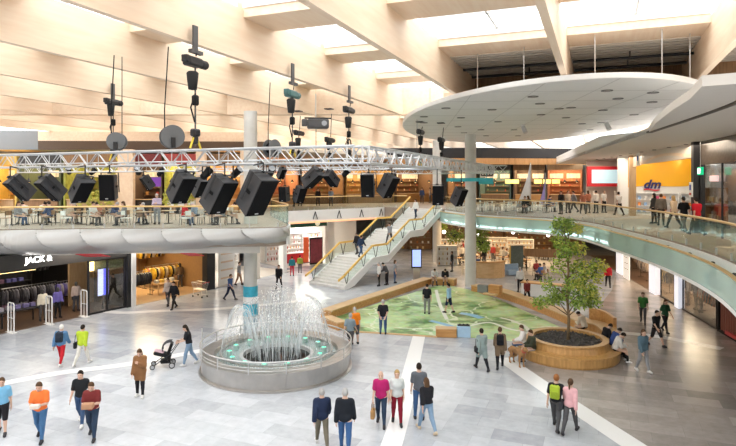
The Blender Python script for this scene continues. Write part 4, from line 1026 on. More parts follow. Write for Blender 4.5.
# --- people on the atrium floor, nearest rows
person('person in light blue tee and black shorts cut off by the left picture edge',G(2,434),200,'stroll',((.20,.48,.72),'short',.06),(BLK,'shorts'))
J=person('person in orange tee and blue jeans walking while holding something in front',G(40,440),190,'hold',((.85,.20,.05),'short',.08),((.06,.15,.30),'trousers'),('short','brown'),sc=1.03,girth=1.08)
person('person in black tee and jeans walking behind the maroon-shirted one',G(81,424),190,'walk',((.02,.022,.025),'short',.07),(JEAN,'trousers'),('short','dark'),shoes=WSH,sc=1.02)
J2=person('person in maroon tee and dark jeans holding a tray in front',G(92,438),188,'hold',((.18,.03,.03),'short',.08),(DJEAN,'trousers'),('short','brown'),sc=1.0,girth=1.12)
def held(J,name,label,cat,size,col):
    a,b=wrist(J,0),wrist(J,1); c=(a+b)/2; f=Matrix.Rotation(R(J['face']),3,'Z')@Vector((0,.1,.02)); o=MB().rbox((0,0,0),size,.02).build(name,cloth(col)); o.location=c+f; o.rotation_euler=(0,0,R(J['face'])); return tag(o,label,cat)
held(J,'paper_bag','small pale package held by the orange-shirted walker','package',(.26,.16,.12),(.70,.62,.55))
held(J2,'paper_bag','brown paper package held by the maroon-shirted walker','package',(.32,.2,.16),(.45,.25,.15))
J=person('person in blue jacket and red trousers walking away with white hair',G(61,365),5,'walk',((.10,.22,.40),'long',.12,.028),((.50,.02,.03),'trousers'),('short','white'),shoes=WSH); backpack(J,(.03,.04,.06),'dark backpack worn over the blue jacket of the red-trousered walker')
J=person('person in yellow-green vest and white trousers walking away',G(82,365),355,'walk2',((.45,.58,.04),'long',.1,.026),((.72,.70,.64),'trousers'),('short','dark'),shoes=WSH); sidebag(J,-1,BLK,'black bag hanging at the hip of the yellow-green vest wearer')
person('person in brown coat and black trousers standing alone, facing the camera',G(140,397),182,'phone',((.26,.125,.055),'long',.38,.032),(BLK,'trousers'),('long','brown'),shoes=WSH,fem=True,thigh=(6,-4),skin='l')
JS=person('person in black top and light jeans pushing a stroller',G(189,365),105,'push',(BLK,'short',.06),(LJEAN,'trousers'),('long','dark'),shoes=WSH,fem=True)
person('person in black clothes walking past the sports shop front',G(174,309),160,'walk',(BLK,'long',.1,.024),(BLK,'trousers'),('short','dark'))
person('person in pale clothes walking beside the black-clad one at the sports shop',G(168,306),170,'stroll',((.5,.42,.38),'long',.1,.024),(DGR,'trousers'),('long','brown'),fem=True)
person('person in blue tee and dark trousers walking towards the front column',G(230,300),250,'walk',((.07,.14,.33),'short',.07),(NAVY,'trousers'),('short','brown'))
person('person in grey top walking just behind the front column',G(239,285),265,'stroll',(GRY,'long',.1),((.35,.2,.12),'trousers'),('short','brown'))
person('person in open black jacket walking alone right of the front column',G(279,288),175,'walk2',(BLK,'long',.22,.03),(BLK,'trousers'),('short','brown'))
person('person in teal top and red trousers at the white-lit shop entrance',G(292,276),15,'stand',((.03,.18,.22),'long',.08,.026),((.5,.03,.05),'trousers'),('short','brown'),sc=.92)
person('person in yellow-green top beside the red-trousered one at the shop entrance',G(300,273),0,'stand',((.30,.36,.06),'long',.08,.024),(DGR,'trousers'),('short','dark'),sc=.86)
person('person in bright orange shirt standing at the corner of the map',G(355,344),20,'stand',((.90,.25,.02),'short',.1),(DGR,'shorts'),('short','grey'),girth=1.1,headp=15)
person('person in grey-blue top and dark shorts beside the fountain rail',G(350,350),340,'walk',((.22,.28,.32),'short',.08),(DGR,'shorts'),('short','grey'))
person('person in black tee and jeans standing with hands behind back, facing the map',G(383,334),355,'behind',(BLK,'short',.08),(JEAN,'trousers'),('short','grey'),girth=1.1)
person('person in black tee and grey trousers standing on the map',G(427,314),350,'stand',(BLK,'short',.08),((.26,.27,.26),'trousers'),('short','dark'),headp=25,girth=1.06)
person('person in light blue shirt and dark shorts walking on the map',G(449,313),60,'stroll',((.35,.55,.75),'long',.1),(NAVY,'shorts'),('short','dark'))
person('person in pale top sitting on the bench at the apex of the map',(4.95,42.65),180,'sitlean',((.6,.6,.6),'long',.08),(DGR,'trousers'),('short','dark'),sit=.5,sc=1.0)
person('person in dark jacket sitting on the bench at the apex of the map',(5.75,42.55),175,'sitlean',(BLK,'long',.1,.026),(DGR,'trousers'),('short','dark'),sit=.5)
person('person in white top and dark trousers standing under the stairs',G(379,286),100,'stand',(WHT,'long',.1),(BLK,'trousers'),('short','grey'))
person('person in dark top bending over beside the stairs',G(387,285),70,'bend',(DGR,'long',.1),(BLK,'trousers'),('short','dark'))
person('person in grey top with blue jeans standing by the stairs stringer',G(395,283),280,'stand',(GRY,'short',.1),(JEAN,'trousers'),('long','brown'),fem=True)
J=person('person in grey-green coat and dark tights walking away at the map front',G(482,370),12,'walk',((.27,.34,.33),'long',.42,.03),(BLK,'trousers'),('short','dark'),fem=True); sidebag(J,-1,BLK,'black shoulder bag carried over the grey-green coat')
J=person('person in brown coat and black trousers walking at the map front',G(500,368),350,'walk2',((.20,.14,.09),'long',.40,.03),(BLK,'trousers'),('short','brown'),fem=True); backpack(J,BLK,'black backpack on the brown coat at the map front')
PX,PY=px_,py_
def on_planter(deg,r=1.95): a=R(deg); return (PX+r*math.cos(a),PY+r*math.sin(a))
person('person in dark olive jacket and grey trousers sitting on the left side of the planter',on_planter(204),98,'sit',((.05,.055,.035),'long',.12,.028),(GRY,'trousers'),('short','brown'),sit=.46)
person('person in white top and blue jeans sitting behind the olive jacket',on_planter(180),82,'sit',(WHT,'long',.08),(JEAN,'trousers'),('short','brown'),sit=.46)
person('person in cream jumper sitting on the bench behind the tree, seen from behind',(10.75,28.3),40,'sitlean',((.72,.62,.50),'long',.1,.024),(BLK,'trousers'),('short','dark'),sit=.45)
person('person in black jacket sitting farthest back on the right side of the planter',on_planter(18),275,'sitlean',(BLK,'long',.1,.028),(BLK,'trousers'),('short','dark'),sit=.46)
person('person in blue top sitting on the right side of the planter between two others',on_planter(-3),268,'sitlean',((.05,.09,.28),'long',.1,.024),(DJEAN,'trousers'),('short','dark'),sit=.46)
person('person in white hooded top and white sneakers on the right of the planter, nearest',on_planter(-26),258,'sitlean',((.70,.68,.64),'long',.1,.026),(BLK,'trousers'),('short','dark'),shoes=(.85,.85,.85),sit=.46)
person('person in denim jacket and grey trousers walking right of the planter',G(643,372),195,'stroll',((.10,.17,.22),'long',.12,.026),(GRY,'trousers'),('long','brown'),shoes=WSH,fem=True)
person('person in black tee and shorts walking right of the tree',G(656,346),200,'walk',(BLK,'short',.08),(BLK,'shorts'),('short','dark'))
person('person in dark green dress top walking behind the black-clad one',G(665,332),190,'walk2',((.03,.10,.05),'short',.1),(BLK,'trousers'),('long','brown'),fem=True)
person('person in green tee and dark trousers walking toward the map',G(643,323),150,'walk',((.05,.20,.05),'short',.1),(DGR,'trousers'),('short','brown'))
person('person in red top walking in the far right passage',G(608,287),160,'walk',((.50,.02,.03),'long',.1,.024),(BLK,'trousers'),('short','dark'))
person('person in white jacket and black trousers standing by the white counter',G(520,292),10,'stand',((.66,.68,.68),'long',.1,.024),(BLK,'trousers'),('short','grey'))
person('person in dark red top walking past the white counter',G(527,303),185,'walk',((.20,.04,.04),'long',.1),(BLK,'trousers'),('short','dark'),sc=.9)
J=person('person in black tee striding in front of the planter with a yellow-green pack',G(556,429),330,'walk',(BLK,'short',.08),(DGR,'trousers'),('short','ginger'),sc=1.0); backpack(J,(.42,.55,.05),'yellow-green backpack on the black-shirted walker')
J=person('person in pink top and dark leggings walking arm in arm in front of the planter',G(570,433),325,'walk2',((.75,.42,.45),'long',.12),(DGR,'trousers'),('pony','brown'),fem=True,sc=.98); sidebag(J,-1,(.05,.05,.06),'dark bag at the hip of the pink-topped walker')
person('person in navy jacket with white hood walking away at the bottom of the scene',G(322,447),10,'walk',(NAVY,'long',.14,.028),((.17,.15,.11),'trousers'),('short','grey'),shoes=WSH,sc=1.0)
person('person in dark suit jacket and blue jeans walking away at the bottom of the scene',G(345,452),354,'stroll',((.015,.018,.025),'long',.16,.028),((.05,.12,.28),'trousers'),('short','grey'),sc=1.04,girth=1.08)
J=person('person in magenta shirt and dark jeans walking with a brown bag',G(381,425),172,'carry',((.45,.02,.14),'short',.1),(DJEAN,'trousers'),('bald','grey'),sc=1.0,girth=1.05,grip=2); handbag(J,1,(.42,.24,.10),'brown carrier bag in the hand of the magenta-shirted walker')
person('person in pale grey top and dark red trousers walking beside the magenta shirt',G(397,424),178,'stroll',((.62,.65,.64),'short',.12),((.24,.015,.03),'trousers'),('short','blond'),fem=True)
person('person in grey tee and blue jeans walking away beside the white floor line',G(419,419),355,'stand',((.12,.13,.15),'short',.1),((.06,.13,.28),'trousers'),('short','dark'),sc=1.04)
person('person in black top over white shirt hem and light jeans with pale boots',G(427,432),20,'walk',(BLK,'long',.02,.026),(LJEAN,'trousers'),('long','brown'),shoes=(.62,.50,.36),fem=True,sc=.98)
# --- on the stairs
def on_stair(yl,xl=0):
    zz=max(c for a,c in STPTS if a<=yl+1e-6)
    q=Vector((S0[0],S0[1]))+Vector((SD.y,-SD.x))*xl+SD*yl; return (q.x,q.y),zz
SDEG=math.degrees(SRZ)
for lab,yl,xl,fc,po_,tp_,bt_,hr_ in (('person in navy top and jeans climbing the lower flight of the stairs',3.6,.2,0,'walk',((.03,.05,.10),'long',.1),(JEAN,'trousers'),('short','brown')),
  ('person in dark clothes descending by the left rail at the first landing',4.6,-1.1,180,'stroll',(BLK,'long',.1,.024),(DGR,'trousers'),('short','dark')),
  ('person in grey top on the middle flight of the stairs',6.2,1.0,180,'walk2',(GRY,'long',.1),(DGR,'trousers'),('short','dark')),
  ('person in white jacket near the head of the stairs',11.0,.1,170,'stroll',(WHT,'long',.12,.024),(DJEAN,'trousers'),('long','brown'))):
    q,zz=on_stair(yl,xl); person(lab,q,SDEG+fc,po_,tp_,bt_,hr_,z0=zz,res=.03)
# --- the dog
def dog(x,y,rz):
    E=[]; c=lambda a,b,ra,rb:E.append((a,b,ra,rb))
    c((0,.28,.50),(0,-.02,.53),.125,.105); c((0,-.02,.53),(0,-.30,.53),.105,.10)
    c((0,.36,.56),(0,.48,.68),.085,.065); c((0,.50,.70),(0,.56,.70),.07,.06); c((0,.58,.685),(0,.70,.65),.042,.03)
    for s in (-1,1):
        c((s*.045,.48,.76),(s*.075,.46,.70),.02,.014)
        c((s*.085,.30,.44),(s*.085,.27,.26),.055,.035); c((s*.085,.27,.26),(s*.085,.29,.05),.03,.024); c((s*.085,.29,.035),(s*.085,.33,.025),.03,.024)
        c((s*.08,-.26,.48),(s*.085,-.20,.30),.085,.05); c((s*.085,-.20,.30),(s*.085,-.35,.19),.042,.028); c((s*.085,-.35,.19),(s*.085,-.33,.05),.026,.024); c((s*.085,-.33,.035),(s*.085,-.28,.025),.03,.024)
    c((0,-.38,.56),(0,-.52,.46),.03,.024); c((0,-.52,.46),(0,-.58,.34),.024,.015)
    lo=(-.2,-.66,-.02);h=.014;P=grid(lo,(.2,.78,.84),h);f=None
    for a,b,ra,rb in E:
        d=sd_cap(P,a,b,ra,rb); f=d if f is None else smin(f,d,.04)
    V,Q=snet(f,np.array(lo),h); o=npmesh('dog',V,[tuple(q) for q in Q.tolist()],[mat('dog_tan',(.38,.20,.08),.9,var=.3,scale=8)]); o.location=(x,y,0); o.rotation_euler=(0,0,rz); o.scale=(1.15,)*3
    tag(o,'tan short-haired dog standing beside the planter bench','dog')
    MB().lathe([(.083,-.02),(.088,0),(.083,.02)],16,(0,.43,.63),cap=False,m=Matrix.Rotation(R(-40),3,'X')).build('collar',M_red,o)
    MB().ball((0,.725,.648),(.016,.014,.013)).build('nose',M_black,o)
dx,dy=g(517,365); dog(dx,dy,R(200))
# --- the stroller
a=wrist(JS,0); b_=wrist(JS,1); c=(a+b_)/2; fdir=Matrix.Rotation(R(105),3,'Z')@Vector((0,1,0)); pos=c+fdir*.62
t=thing('stroller','dark pushchair with a pale blanket pushed by the black-topped walker','stroller',(pos.x,pos.y,0),R(105)); hz=c.z
b=MB()
for s in (-1,1):
    b.tube([(s*.24,-.62,hz-.02),(s*.25,-.35,.62),(s*.26,.38,.12)],.016,8); b.tube([(s*.25,-.1,.45),(s*.27,-.36,.12)],.016,8)
b.tube([(-.24,-.62,hz-.02),(.24,-.62,hz-.02)],.02,8); b.tube([(-.26,.1,.3),(.26,.1,.3)],.012,6); b.build('frame',M_dark,t)
for s in (-1,1):
    for y_,r_ in ((.40,.10),(-.36,.12)):
        w=MB().lathe([(r_-.03,-.02),(r_,-.02),(r_,.02),(r_-.03,.02),(r_-.03,-.02)],18,(s*.28,y_,r_),cap=False,m=Matrix.Rotation(math.pi/2,3,'Y')).build('wheel',M_black,t); MB().lathe([(.0,-.012),(r_-.03,-.012),(r_-.03,.012),(0,.012)],10,(s*.28,y_,r_),m=Matrix.Rotation(math.pi/2,3,'Y')).build('hub',M_steel,w)
m=Matrix.Rotation(R(18),3,'X'); MB().rbox((0,.02,.55),(.42,.72,.16),.06,m=m).rbox((0,-.28,.78),(.42,.12,.46),.05,m=Matrix.Rotation(R(20),3,'X')).build('seat',M_black,t)
n=12; vs=[];
hood=MB()
for k in range(7):
    a_=R(-15+k*20); hood.v+= [(x,-.28+.34*math.sin(a_)*math.sqrt(max(0,1-(x/.26)**2)*.35+.65),.78+.34*math.cos(a_)*math.sqrt(max(0,1-(x/.26)**2)*.35+.65)) for x in (-.24,-.16,-.08,0,.08,.16,.24)]
for k in range(6):
    for q in range(6): hood.f.append((k*7+q,k*7+q+1,(k+1)*7+q+1,(k+1)*7+q)); hood.mi.append(0)
hood.build('hood',cloth((.05,.05,.055)),t); MB().rbox((0,.16,.66),(.36,.4,.1),.04,m=m).build('blanket',cloth((.65,.45,.5)),t); MB().rbox((0,-.1,.26),(.38,.4,.16),.04).build('basket',M_black,t)
# ------------------------------------------------------------------ shops: helpers
class Fr:
    def __init__(s,p0,p1,z=0.0):
        s.p=Vector(p0); e=Vector(p1)-s.p; s.L=e.length; s.e=e.normalized(); s.n=Vector((-s.e.y,s.e.x)); s.rz=math.atan2(s.e.y,s.e.x); s.z=z
    def at(s,x,y,z=0.0): q=s.p+s.e*x+s.n*y; return (q.x,q.y,s.z+z)
    def px(s,px,y=0.0):     # distance along the line under a picture column
        k=(px-368)/F; q=s.p+s.n*y; return (k*q.y-q.x)/(s.e.x-k*s.e.y)
    def put(s,o,x=0,y=0,z=0): o.location=s.at(x,y,z); o.rotation_euler=(0,0,s.rz); return o
    def th(s,name,label,cat,x,y,z=0,rz=0,group=None): return thing(name,label,cat,s.at(x,y,z),s.rz+rz,group)
    def st(s,name,mb,m,x=0,y=0,z=0): o=struct(name,mb,m); return s.put(o,x,y,z)
def shell(fr,x0,x1,depth,h,mw,mf,mc=None,sides=(1,1)):
    fr.st('wall_shop',MB().box(((x0+x1)/2,depth,h/2),(x1-x0,.1,h)),mw)
    if sides[0]: fr.st('wall_shop',MB().box((x0,depth/2,h/2),(.12,depth,h)),mw)
    if sides[1]: fr.st('wall_shop',MB().box((x1,depth/2,h/2),(.12,depth,h)),mw)
    fr.st('floor_shop',MB().box(((x0+x1)/2,depth/2,.012),(x1-x0,depth,.02)),mf)
    if mc: fr.st('ceiling_shop',MB().box(((x0+x1)/2,depth/2+.1,h-.05),(x1-x0,depth-.2,.1)),mc)
def fr_lamp(fr,x,y,z,size,pw,col,sy=None):
    lamp_area('shop_light',fr.at(x,y,z),size,pw,col,(0,0,fr.rz),sy)
# a hanging garment
def make_garment(col,name='hanging_jacket'):
    t=thing(name,'x','clothing'); b=MB(); prof=[(.06,0),(.20,-.06),(.22,-.14),(.19,-.4),(.20,-.78)]
    F_=[];B_=[]
    for w_,z in prof: F_.append([(-w_,-.05,z),(-w_*.4,-.075,z),(w_*.4,-.075,z),(w_,-.05,z)]); B_.append([(w_,.05,z),(w_*.4,.075,z),(-w_*.4,.075,z),(-w_,.05,z)])
    R_=[a+c for a,c in zip(F_,B_)]; k=8
    b.add(sum(R_,[]),[(i*k+j,i*k+(j+1)%k,(i+1)*k+(j+1)%k,(i+1)*k+j)[::-1] for i in range(4) for j in range(k)]+[tuple(range(k)),tuple(4*k+j for j in range(k))[::-1]])
    for s in (-1,1): b.tube([(s*.19,0,-.07),(s*.27,0,-.35),(s*.28,.01,-.62)],[.055,.05,.042],8)
    b.build('cloth',cloth(col),t,True); MB().tube([(-.18,0,-.05),(0,0,.03),(.18,0,-.05)],.008,5).tube([(0,0,.03),(0,0,.12),(.02,0,.15)],.006,5).build('hanger',M_steel,t); return t
GPROTO={}
def rack(fr,x,y,L,cols,label,glabel,group,rz=0,h=1.55,z=0,two=False):
    t=fr.th('clothes_rack',label,'clothes rack',x,y,z,rz); b=MB()
    for s in (-1,1): b.tube([(s*L/2,0,0),(s*L/2,0,h)],.02,6); b.box((s*L/2,0,.02),(.06,.5,.04))
    b.build('stand',M_dark,t); MB().tube([(-L/2,0,h),(L/2,0,h)],.018,6).build('rail',M_steel,t)
    n=int(L/.17); e=Matrix.Rotation(fr.rz+rz,3,'Z')
    for i in range(n):
        c=cols[i%len(cols)]; q=e@Vector((-L/2+.1+i*(L-.2)/max(1,n-1),0,h-.14)); p=Vector(fr.at(x,y,z))+q
        if c not in GPROTO: o=GPROTO[c]=make_garment(c)
        else: o=copy_tree(GPROTO[c])
        o.location=p; o.rotation_euler=(0,0,fr.rz+rz+math.pi/2+random.uniform(-.25,.25)); tag(o,glabel,'clothing',group)
def shelf_unit(fr,x,y,w_,h,nsh,label,m=None,z=0,rz=0,d=.45):
    t=fr.th('shelf_unit',label,'shelving',x,y,z,rz); m=m or M_brown
    for s in (-1,1): MB().box((s*w_/2,0,h/2),(.05,d,h)).build('side_panel',m,t)
    MB().box((0,d/2-.015,h/2),(w_-.05,.03,h)).build('back_panel',m,t)
    for k in range(nsh): MB().box((0,-.01,.08+k*(h-.12)/(nsh-1)),(w_-.05,d-.04,.035)).build('shelf',m,t)
    return [.10+k*(h-.12)/(nsh-1) for k in range(nsh-1)]
GOODS={}
def goods(fr,x,y,w_,zs,cols,label,group,z=0,rz=0,kind='box',step=.3):
    e=Matrix.Rotation(fr.rz+rz,3,'Z')
    for q in zs:
        xx=-w_/2+.18
        while xx<w_/2-.15:
            c=random.choice(cols); key=(kind,c)
            if key not in GOODS:
                b=MB()
                if kind=='box': b.rbox((0,0,.12),(.2,.2,.24),.015)
                elif kind=='stack':
                    for k in range(3): b.rbox((0,0,.035+.07*k),(.26,.28,.065),.02)
                elif kind=='bottle': b.lathe([(.045,0),(.05,.02),(.05,.16),(.02,.22),(.02,.28),(0,.28)],10)
                o=GOODS[key]=b.build({'box':'carton','stack':'folded_clothes','bottle':'bottle'}[kind],cloth(c))
            else: o=GOODS[key].copy(); COL.objects.link(o)
            o.location=Vector(fr.at(x,y,z))+e@Vector((xx,-.03,q)); o.rotation_euler=(0,0,fr.rz+rz); tag(o,label,{'box':'carton','stack':'folded clothes','bottle':'bottle'}[kind],group); xx+=step*random.uniform(.9,1.35)
# cafe furniture
M_chr=mat('chair_shell',(.55,.52,.48),.5,var=.1); M_chb=wood('chair_brown',(.32,.18,.09),(.24,.13,.06),2,.5); M_ttop=wood('table_top',(.55,.38,.22),(.46,.30,.16),1.5,.4)
def make_chair(m,ml):
    t=thing('cafe_chair','x','chair'); MB().rbox((0,0,.45),(.42,.42,.035),.015).build('seat',m,t)
    b=MB(); P=[]
    for k in range(7): a=R(-60+20*k); P.append((.23*math.sin(a),-.12-.1*math.cos(a)))
    b.wall(P,.6,.84,.02); b.build('backrest',m,t)
    for sx in (-1,1):
        for sy in (-1,1): MB().tube([(sx*.17,sy*.17,.44),(sx*.21,sy*.21,0)],.014,6).build('leg',ml,t)
        MB().tube([(sx*.17,-.18,.44),(sx*.19,-.19,.82)],.012,6).build('back_post',ml,t)
    return t
def make_table():
    t=thing('cafe_table','x','table'); MB().rbox((0,0,.735),(.8,.8,.035),.012).build('table_top',M_ttop,t); MB().tube([(0,0,.03),(0,0,.72)],.035,8).build('stem',M_dark,t); MB().lathe([(.26,0),(.26,.02),(.04,.04)],18).build('base',M_dark,t); return t
CH={}; TB_=[None]
def chair(x,y,z,rz,kind,label,group):
    if kind not in CH: o=CH[kind]=make_chair(*{'w':(M_white,M_steel),'b':(M_chb,M_dark),'g':(M_chr,M_dark)}[kind])
    else: o=copy_tree(CH[kind])
    o.location=(x,y,z); o.rotation_euler=(0,0,rz); tag(o,label,'chair',group)
def table(x,y,z,rz,label,group):
    if TB_[0] is None: o=TB_[0]=make_table()
    else: o=copy_tree(TB_[0])
    o.location=(x,y,z); o.rotation_euler=(0,0,rz); tag(o,label,'table',group)
LP={}
def pendant(x,y,z,drop,kind,label,group):
    if kind not in LP:
        t=thing('pendant_lamp','x','pendant lamp'); MB().tube([(0,0,.2),(0,0,drop)],.01,5).build('cord',M_black,t)
        if kind=='drum': MB().lathe([(.38,-.2),(.38,.2)],24,cap=False).build('lamp_shade',mat('drum_shade',(.8,.65,.2),.6,emit=(1,.78,.22),es=1.3,var=0),t)
        elif kind=='bell': MB().lathe([(.17,-.12),(.14,.0),(.05,.12),(.02,.2)],18,cap=False).build('lamp_shade',M_dark,t); MB().ball((0,0,-.08),.07).build('bulb',M_lampy,t)
        else: MB().ball((0,0,0),.16,14,10).build('lamp_globe',M_lampw,t); MB().lathe([(.05,.14),(.05,.22)],10).build('cap',M_dark,t)
        if kind=='drum': MB().ball((0,0,0),.09).build('bulb',M_lampw,t)
        o=LP[kind]=t
    else: o=copy_tree(LP[kind])
    o.location=(x,y,z); tag(o,label,'pendant lamp',group)
M_shfl=wood('shop_floor_brown',(.16,.10,.065),(.12,.07,.045),.8,.35); M_shfw=mat('shop_floor_pale',(.62,.58,.53),.3,var=.06)
M_glassd=glass('shopfront_glass',(.86,.88,.88),.25,.02)
# ------------------------------------------------------------------ left ground floor: dark fashion shop and sports shop
LS=Fr((-18.7,28.6),(-11.0,41.4)); xa=LS.px(0); x88=LS.px(88); x127=LS.px(126); x134=LS.px(133); x205=LS.px(206)
shell(LS,-8,x127,9,3.85,M_char,M_shfl,M_char,(0,1))
LS.st('trim_20',MB().box(((-8+x127)/2,.02,3.55),(x127+8,.24,.8)),M_char)
sg=LS.th('shop_sign','white lettered fascia sign over the dark fashion shop','sign',LS.px(31),-.11,3.6); text('lettering','JACK &',.44,M_lampw,sg,(0.35,-.02,-.02),(math.pi/2,0,0),.02,'CENTER')
q=MB(); 
for s in (0,1): q.tube([(-2.4+.34*s,0,.3),(-2.4+.34*s,0,-.12),(-2.5+.34*s,0,-.26),(-2.62+.34*s,0,-.22)],.05,6)
q.build('emblem',M_lampw,sg)
fw=LS.th('display_window','dark framed glass display window of the fashion shop','shop window',(x88+x127)/2,.05); w_=x127-x88
MB().box((0,0,1.55),(w_-.12,.02,3.0)).build('pane',M_glassd,fw); b=MB()
for q in (-w_/2+.05,w_/2-.05,0): b.box((q,0,1.58),(.09,.1,3.15))
b.box((0,0,.05),(w_,.12,.1)); b.box((0,0,3.12),(w_,.12,.1)); b.build('window_frame',M_dark,fw)
LS.st('column_front',MB().box((x127+.18,.1,2.1),(.4,.5,4.3)),M_dark); LS.st('column_front',MB().box((x134-.1,-.05,2.1),(.28,.4,4.3)),M_white)
t=LS.th('advert_screen','glowing blue advert screen inside the dark display window','screen',LS.px(111),.8,.9); MB().rbox((0,0,.75),(.75,.08,1.7),.02).build('housing',M_dark,t); MB().box((-.17,-.045,.75),(.36,.01,1.6)).build('pale_half',mat('screen_pale',(.6,.6,.9),.3,emit=(.62,.66,1),es=1.6,var=0),t); MB().box((.18,-.045,.75),(.34,.01,1.6)).build('blue_half',mat('screen_blue',(.1,.12,.7),.3,emit=(.12,.14,.9),es=1.4,var=0),t); MB().box((0,0,-.45),(.1,.1,.9)).build('stand',M_dark,t)
for k,px in enumerate((10,48,83)):
    t=LS.th('security_gate','slim white security gate frame at the dark shop entrance, '+('left end','between the mannequins','beside the display window')[k],'security gate',LS.px(px),-.1,0,math.pi/2); MB().tube([(-.28,0,.02),(-.28,0,1.45),(-.2,0,1.52),(.2,0,1.52),(.28,0,1.45),(.28,0,.02)],.035,8).build('frame',M_white,t); MB().box((0,0,.75),(.03,.03,1.5)).box((0,0,.75),(.5,.03,.03)).build('crossbar',M_white,t); MB().box((0,0,.02),(.7,.25,.04)).build('foot',M_white,t)
def mannequin(fr,x,y,top,bot,label,face=180,z=0.0):
    J=person(label,fr.at(x,y)[:2],math.degrees(fr.rz)+face,'stand',top,bot,('none','dark'),skin='k',z0=z); o=J['obj']; o.name='mannequin'; o['category']='mannequin'
SKIN['k']=mat('mannequin_black',(.05,.05,.05),.4,var=0); SKIN['w']=mat('mannequin_white',(.7,.7,.7),.4,var=0)
mannequin(LS,LS.px(52),.9,((.80,.74,.60),'long',.1,.026),((.12,.11,.11),'trousers'),'mannequin in a cream jacket at the dark shop entrance',180,.03)
mannequin(LS,LS.px(66),.8,((.16,.13,.42),'long',.08,.022),(BLK,'trousers'),'mannequin in a violet top at the dark shop entrance',180,.03)
mannequin(LS,LS.px(76,1.6),1.6,((.62,.50,.46),'long',.08,.022),((.10,.10,.12),'trousers'),'mannequin in a pale pink top behind the violet one',180,.03)
t=LS.th('display_table','low dark display table with folded clothes in the fashion shop','table',LS.px(18,1.3),1.3,.02); MB().rbox((0,0,.82),(2.2,.9,.06),.01).build('table_top',M_dark,t)
for sx in (-1,1):
    for sy in (-1,1): MB().box((sx*1.0,sy*.38,.4),(.06,.06,.8)).build('leg',M_dark,t)
goods(LS,LS.px(18,1.3),1.3,2.2,[.87],[(.25,.22,.42),(.5,.48,.55),(.12,.13,.25)],'folded violet and grey clothes on the low display table','folded clothes on the display table',kind='stack',step=.34)
rack(LS,LS.px(30,4.0),4.0,3.2,[(.10,.10,.12),(.2,.2,.24),(.05,.05,.06)],'rack of dark clothes deep inside the fashion shop','dark garment on the inner rack of the fashion shop','garments in the fashion shop',z=.02)
rack(LS,LS.px(72,3.6),3.6,2.0,[(.20,.17,.5),(.45,.42,.5)],'rack of violet clothes behind the mannequins','violet or grey garment on the rack behind the mannequins','violet garments in the fashion shop',z=.02)
rack(LS,LS.px(22,8.3),8.3,4.5,[(.12,.12,.14),(.3,.28,.3)],'high wall rail of dark clothes at the back of the fashion shop','dark garment on the high back rail of the fashion shop','garments on the back rail',h=2.6,z=.02)
zs=shelf_unit(LS,LS.px(8,5.6),5.6,2.6,2.4,4,'dark shelf unit with a lit shelf in the fashion shop',M_char,.02)
goods(LS,LS.px(8,5.6),5.6,2.6,zs,[(.35,.2,.3),(.2,.2,.5),(.4,.4,.42)],'folded clothes on the dark shelf unit','folded clothes on the dark shelf unit',.02,kind='stack',step=.36)
t=LS.th('shelf_light','long warm strip light over the folded clothes','strip light',LS.px(14,2.4),2.4,2.75); MB().rbox((0,0,0),(2.4,.12,.1),.02).build('housing',M_dark,t); MB().box((0,-.02,-.055),(2.3,.09,.01)).build('tube',M_lampy,t); MB().tube([(-1,0,0),(-1,0,1.0)],.01,5).tube([(1,0,0),(1,0,1.0)],.01,5).build('hanger_wire',M_steel,t)
t=LS.th('wall_panel','tall wooden display panel with a warm light beside the pale mannequin','display panel',LS.px(86,3.2),3.2,.02); MB().box((0,0,1.6),(2.3,.12,3.2)).build('panel',M_ttop,t); MB().box((.3,-.07,2.4),(.4,.02,.8)).build('backlight',M_lampy,t)
fr_lamp(LS,4,2.2,3.7,1.5,90,(1,.82,.62),6); fr_lamp(LS,-2,5,3.7,2,60,(1,.82,.62),4)
# sports shop
shell(LS,x134,x205+.4,7,3.9,mat('sport_wall',(.30,.17,.07),.6,var=.1),M_ttop,M_cream,(0,1))
LS.st('column_front',MB().box((x205+.35,.1,2.1),(.75,.5,4.3)),M_dark)
rack(LS,LS.px(150,6.4),6.4,2.6,[(.72,.48,.06),(.03,.03,.03),(.7,.5,.1)],'high rail of yellow and black jackets on the sports shop wall','yellow or black jacket on the high rail of the sports shop','jackets on the sports shop wall',h=2.9,z=.02)
rack(LS,LS.px(157,4.2),4.2,2.2,[(.7,.42,.05),(.4,.1,.08),(.75,.7,.6)],'low rack of yellow jackets in the middle of the sports shop','yellow, red or pale jacket on the low middle rack','jackets on the low rack',z=.02)
rack(LS,LS.px(196,3.2),3.2,2.2,[(.05,.05,.06),(.6,.58,.55),(.12,.12,.13)],'rack of black and white jackets at the right of the sports shop','black or white jacket on the right rack of the sports shop','black and white jackets',z=.02,h=1.8)
rack(LS,LS.px(140,2.0),2.0,1.6,[(.04,.04,.05),(.06,.06,.06)],'rack of black coats at the left entrance of the sports shop','black coat on the rack at the sports shop entrance','black coats',z=.02,h=1.7)
t=LS.th('display_table','pale wooden display table in the sports shop entrance','table',LS.px(165,1.6),1.6,.02); MB().rbox((0,0,.75),(1.8,.8,.06),.01).build('table_top',M_oakl,t)
for sx in (-1,1):
    for sy in (-1,1): MB().box((sx*.8,sy*.32,.37),(.06,.06,.72)).build('leg',M_oakl,t)
goods(LS,LS.px(165,1.6),1.6,1.8,[.79],[(.7,.45,.1),(.6,.58,.5),(.1,.1,.1)],'folded clothes on the pale table in the sports shop','folded clothes on the pale table',.02,kind='stack',step=.36)
person('person in black top browsing at the left of the sports shop',LS.at(LS.px(139),.9)[:2],60,'stand',(BLK,'long',.1),(DGR,'trousers'),('short','dark'),res=.03)
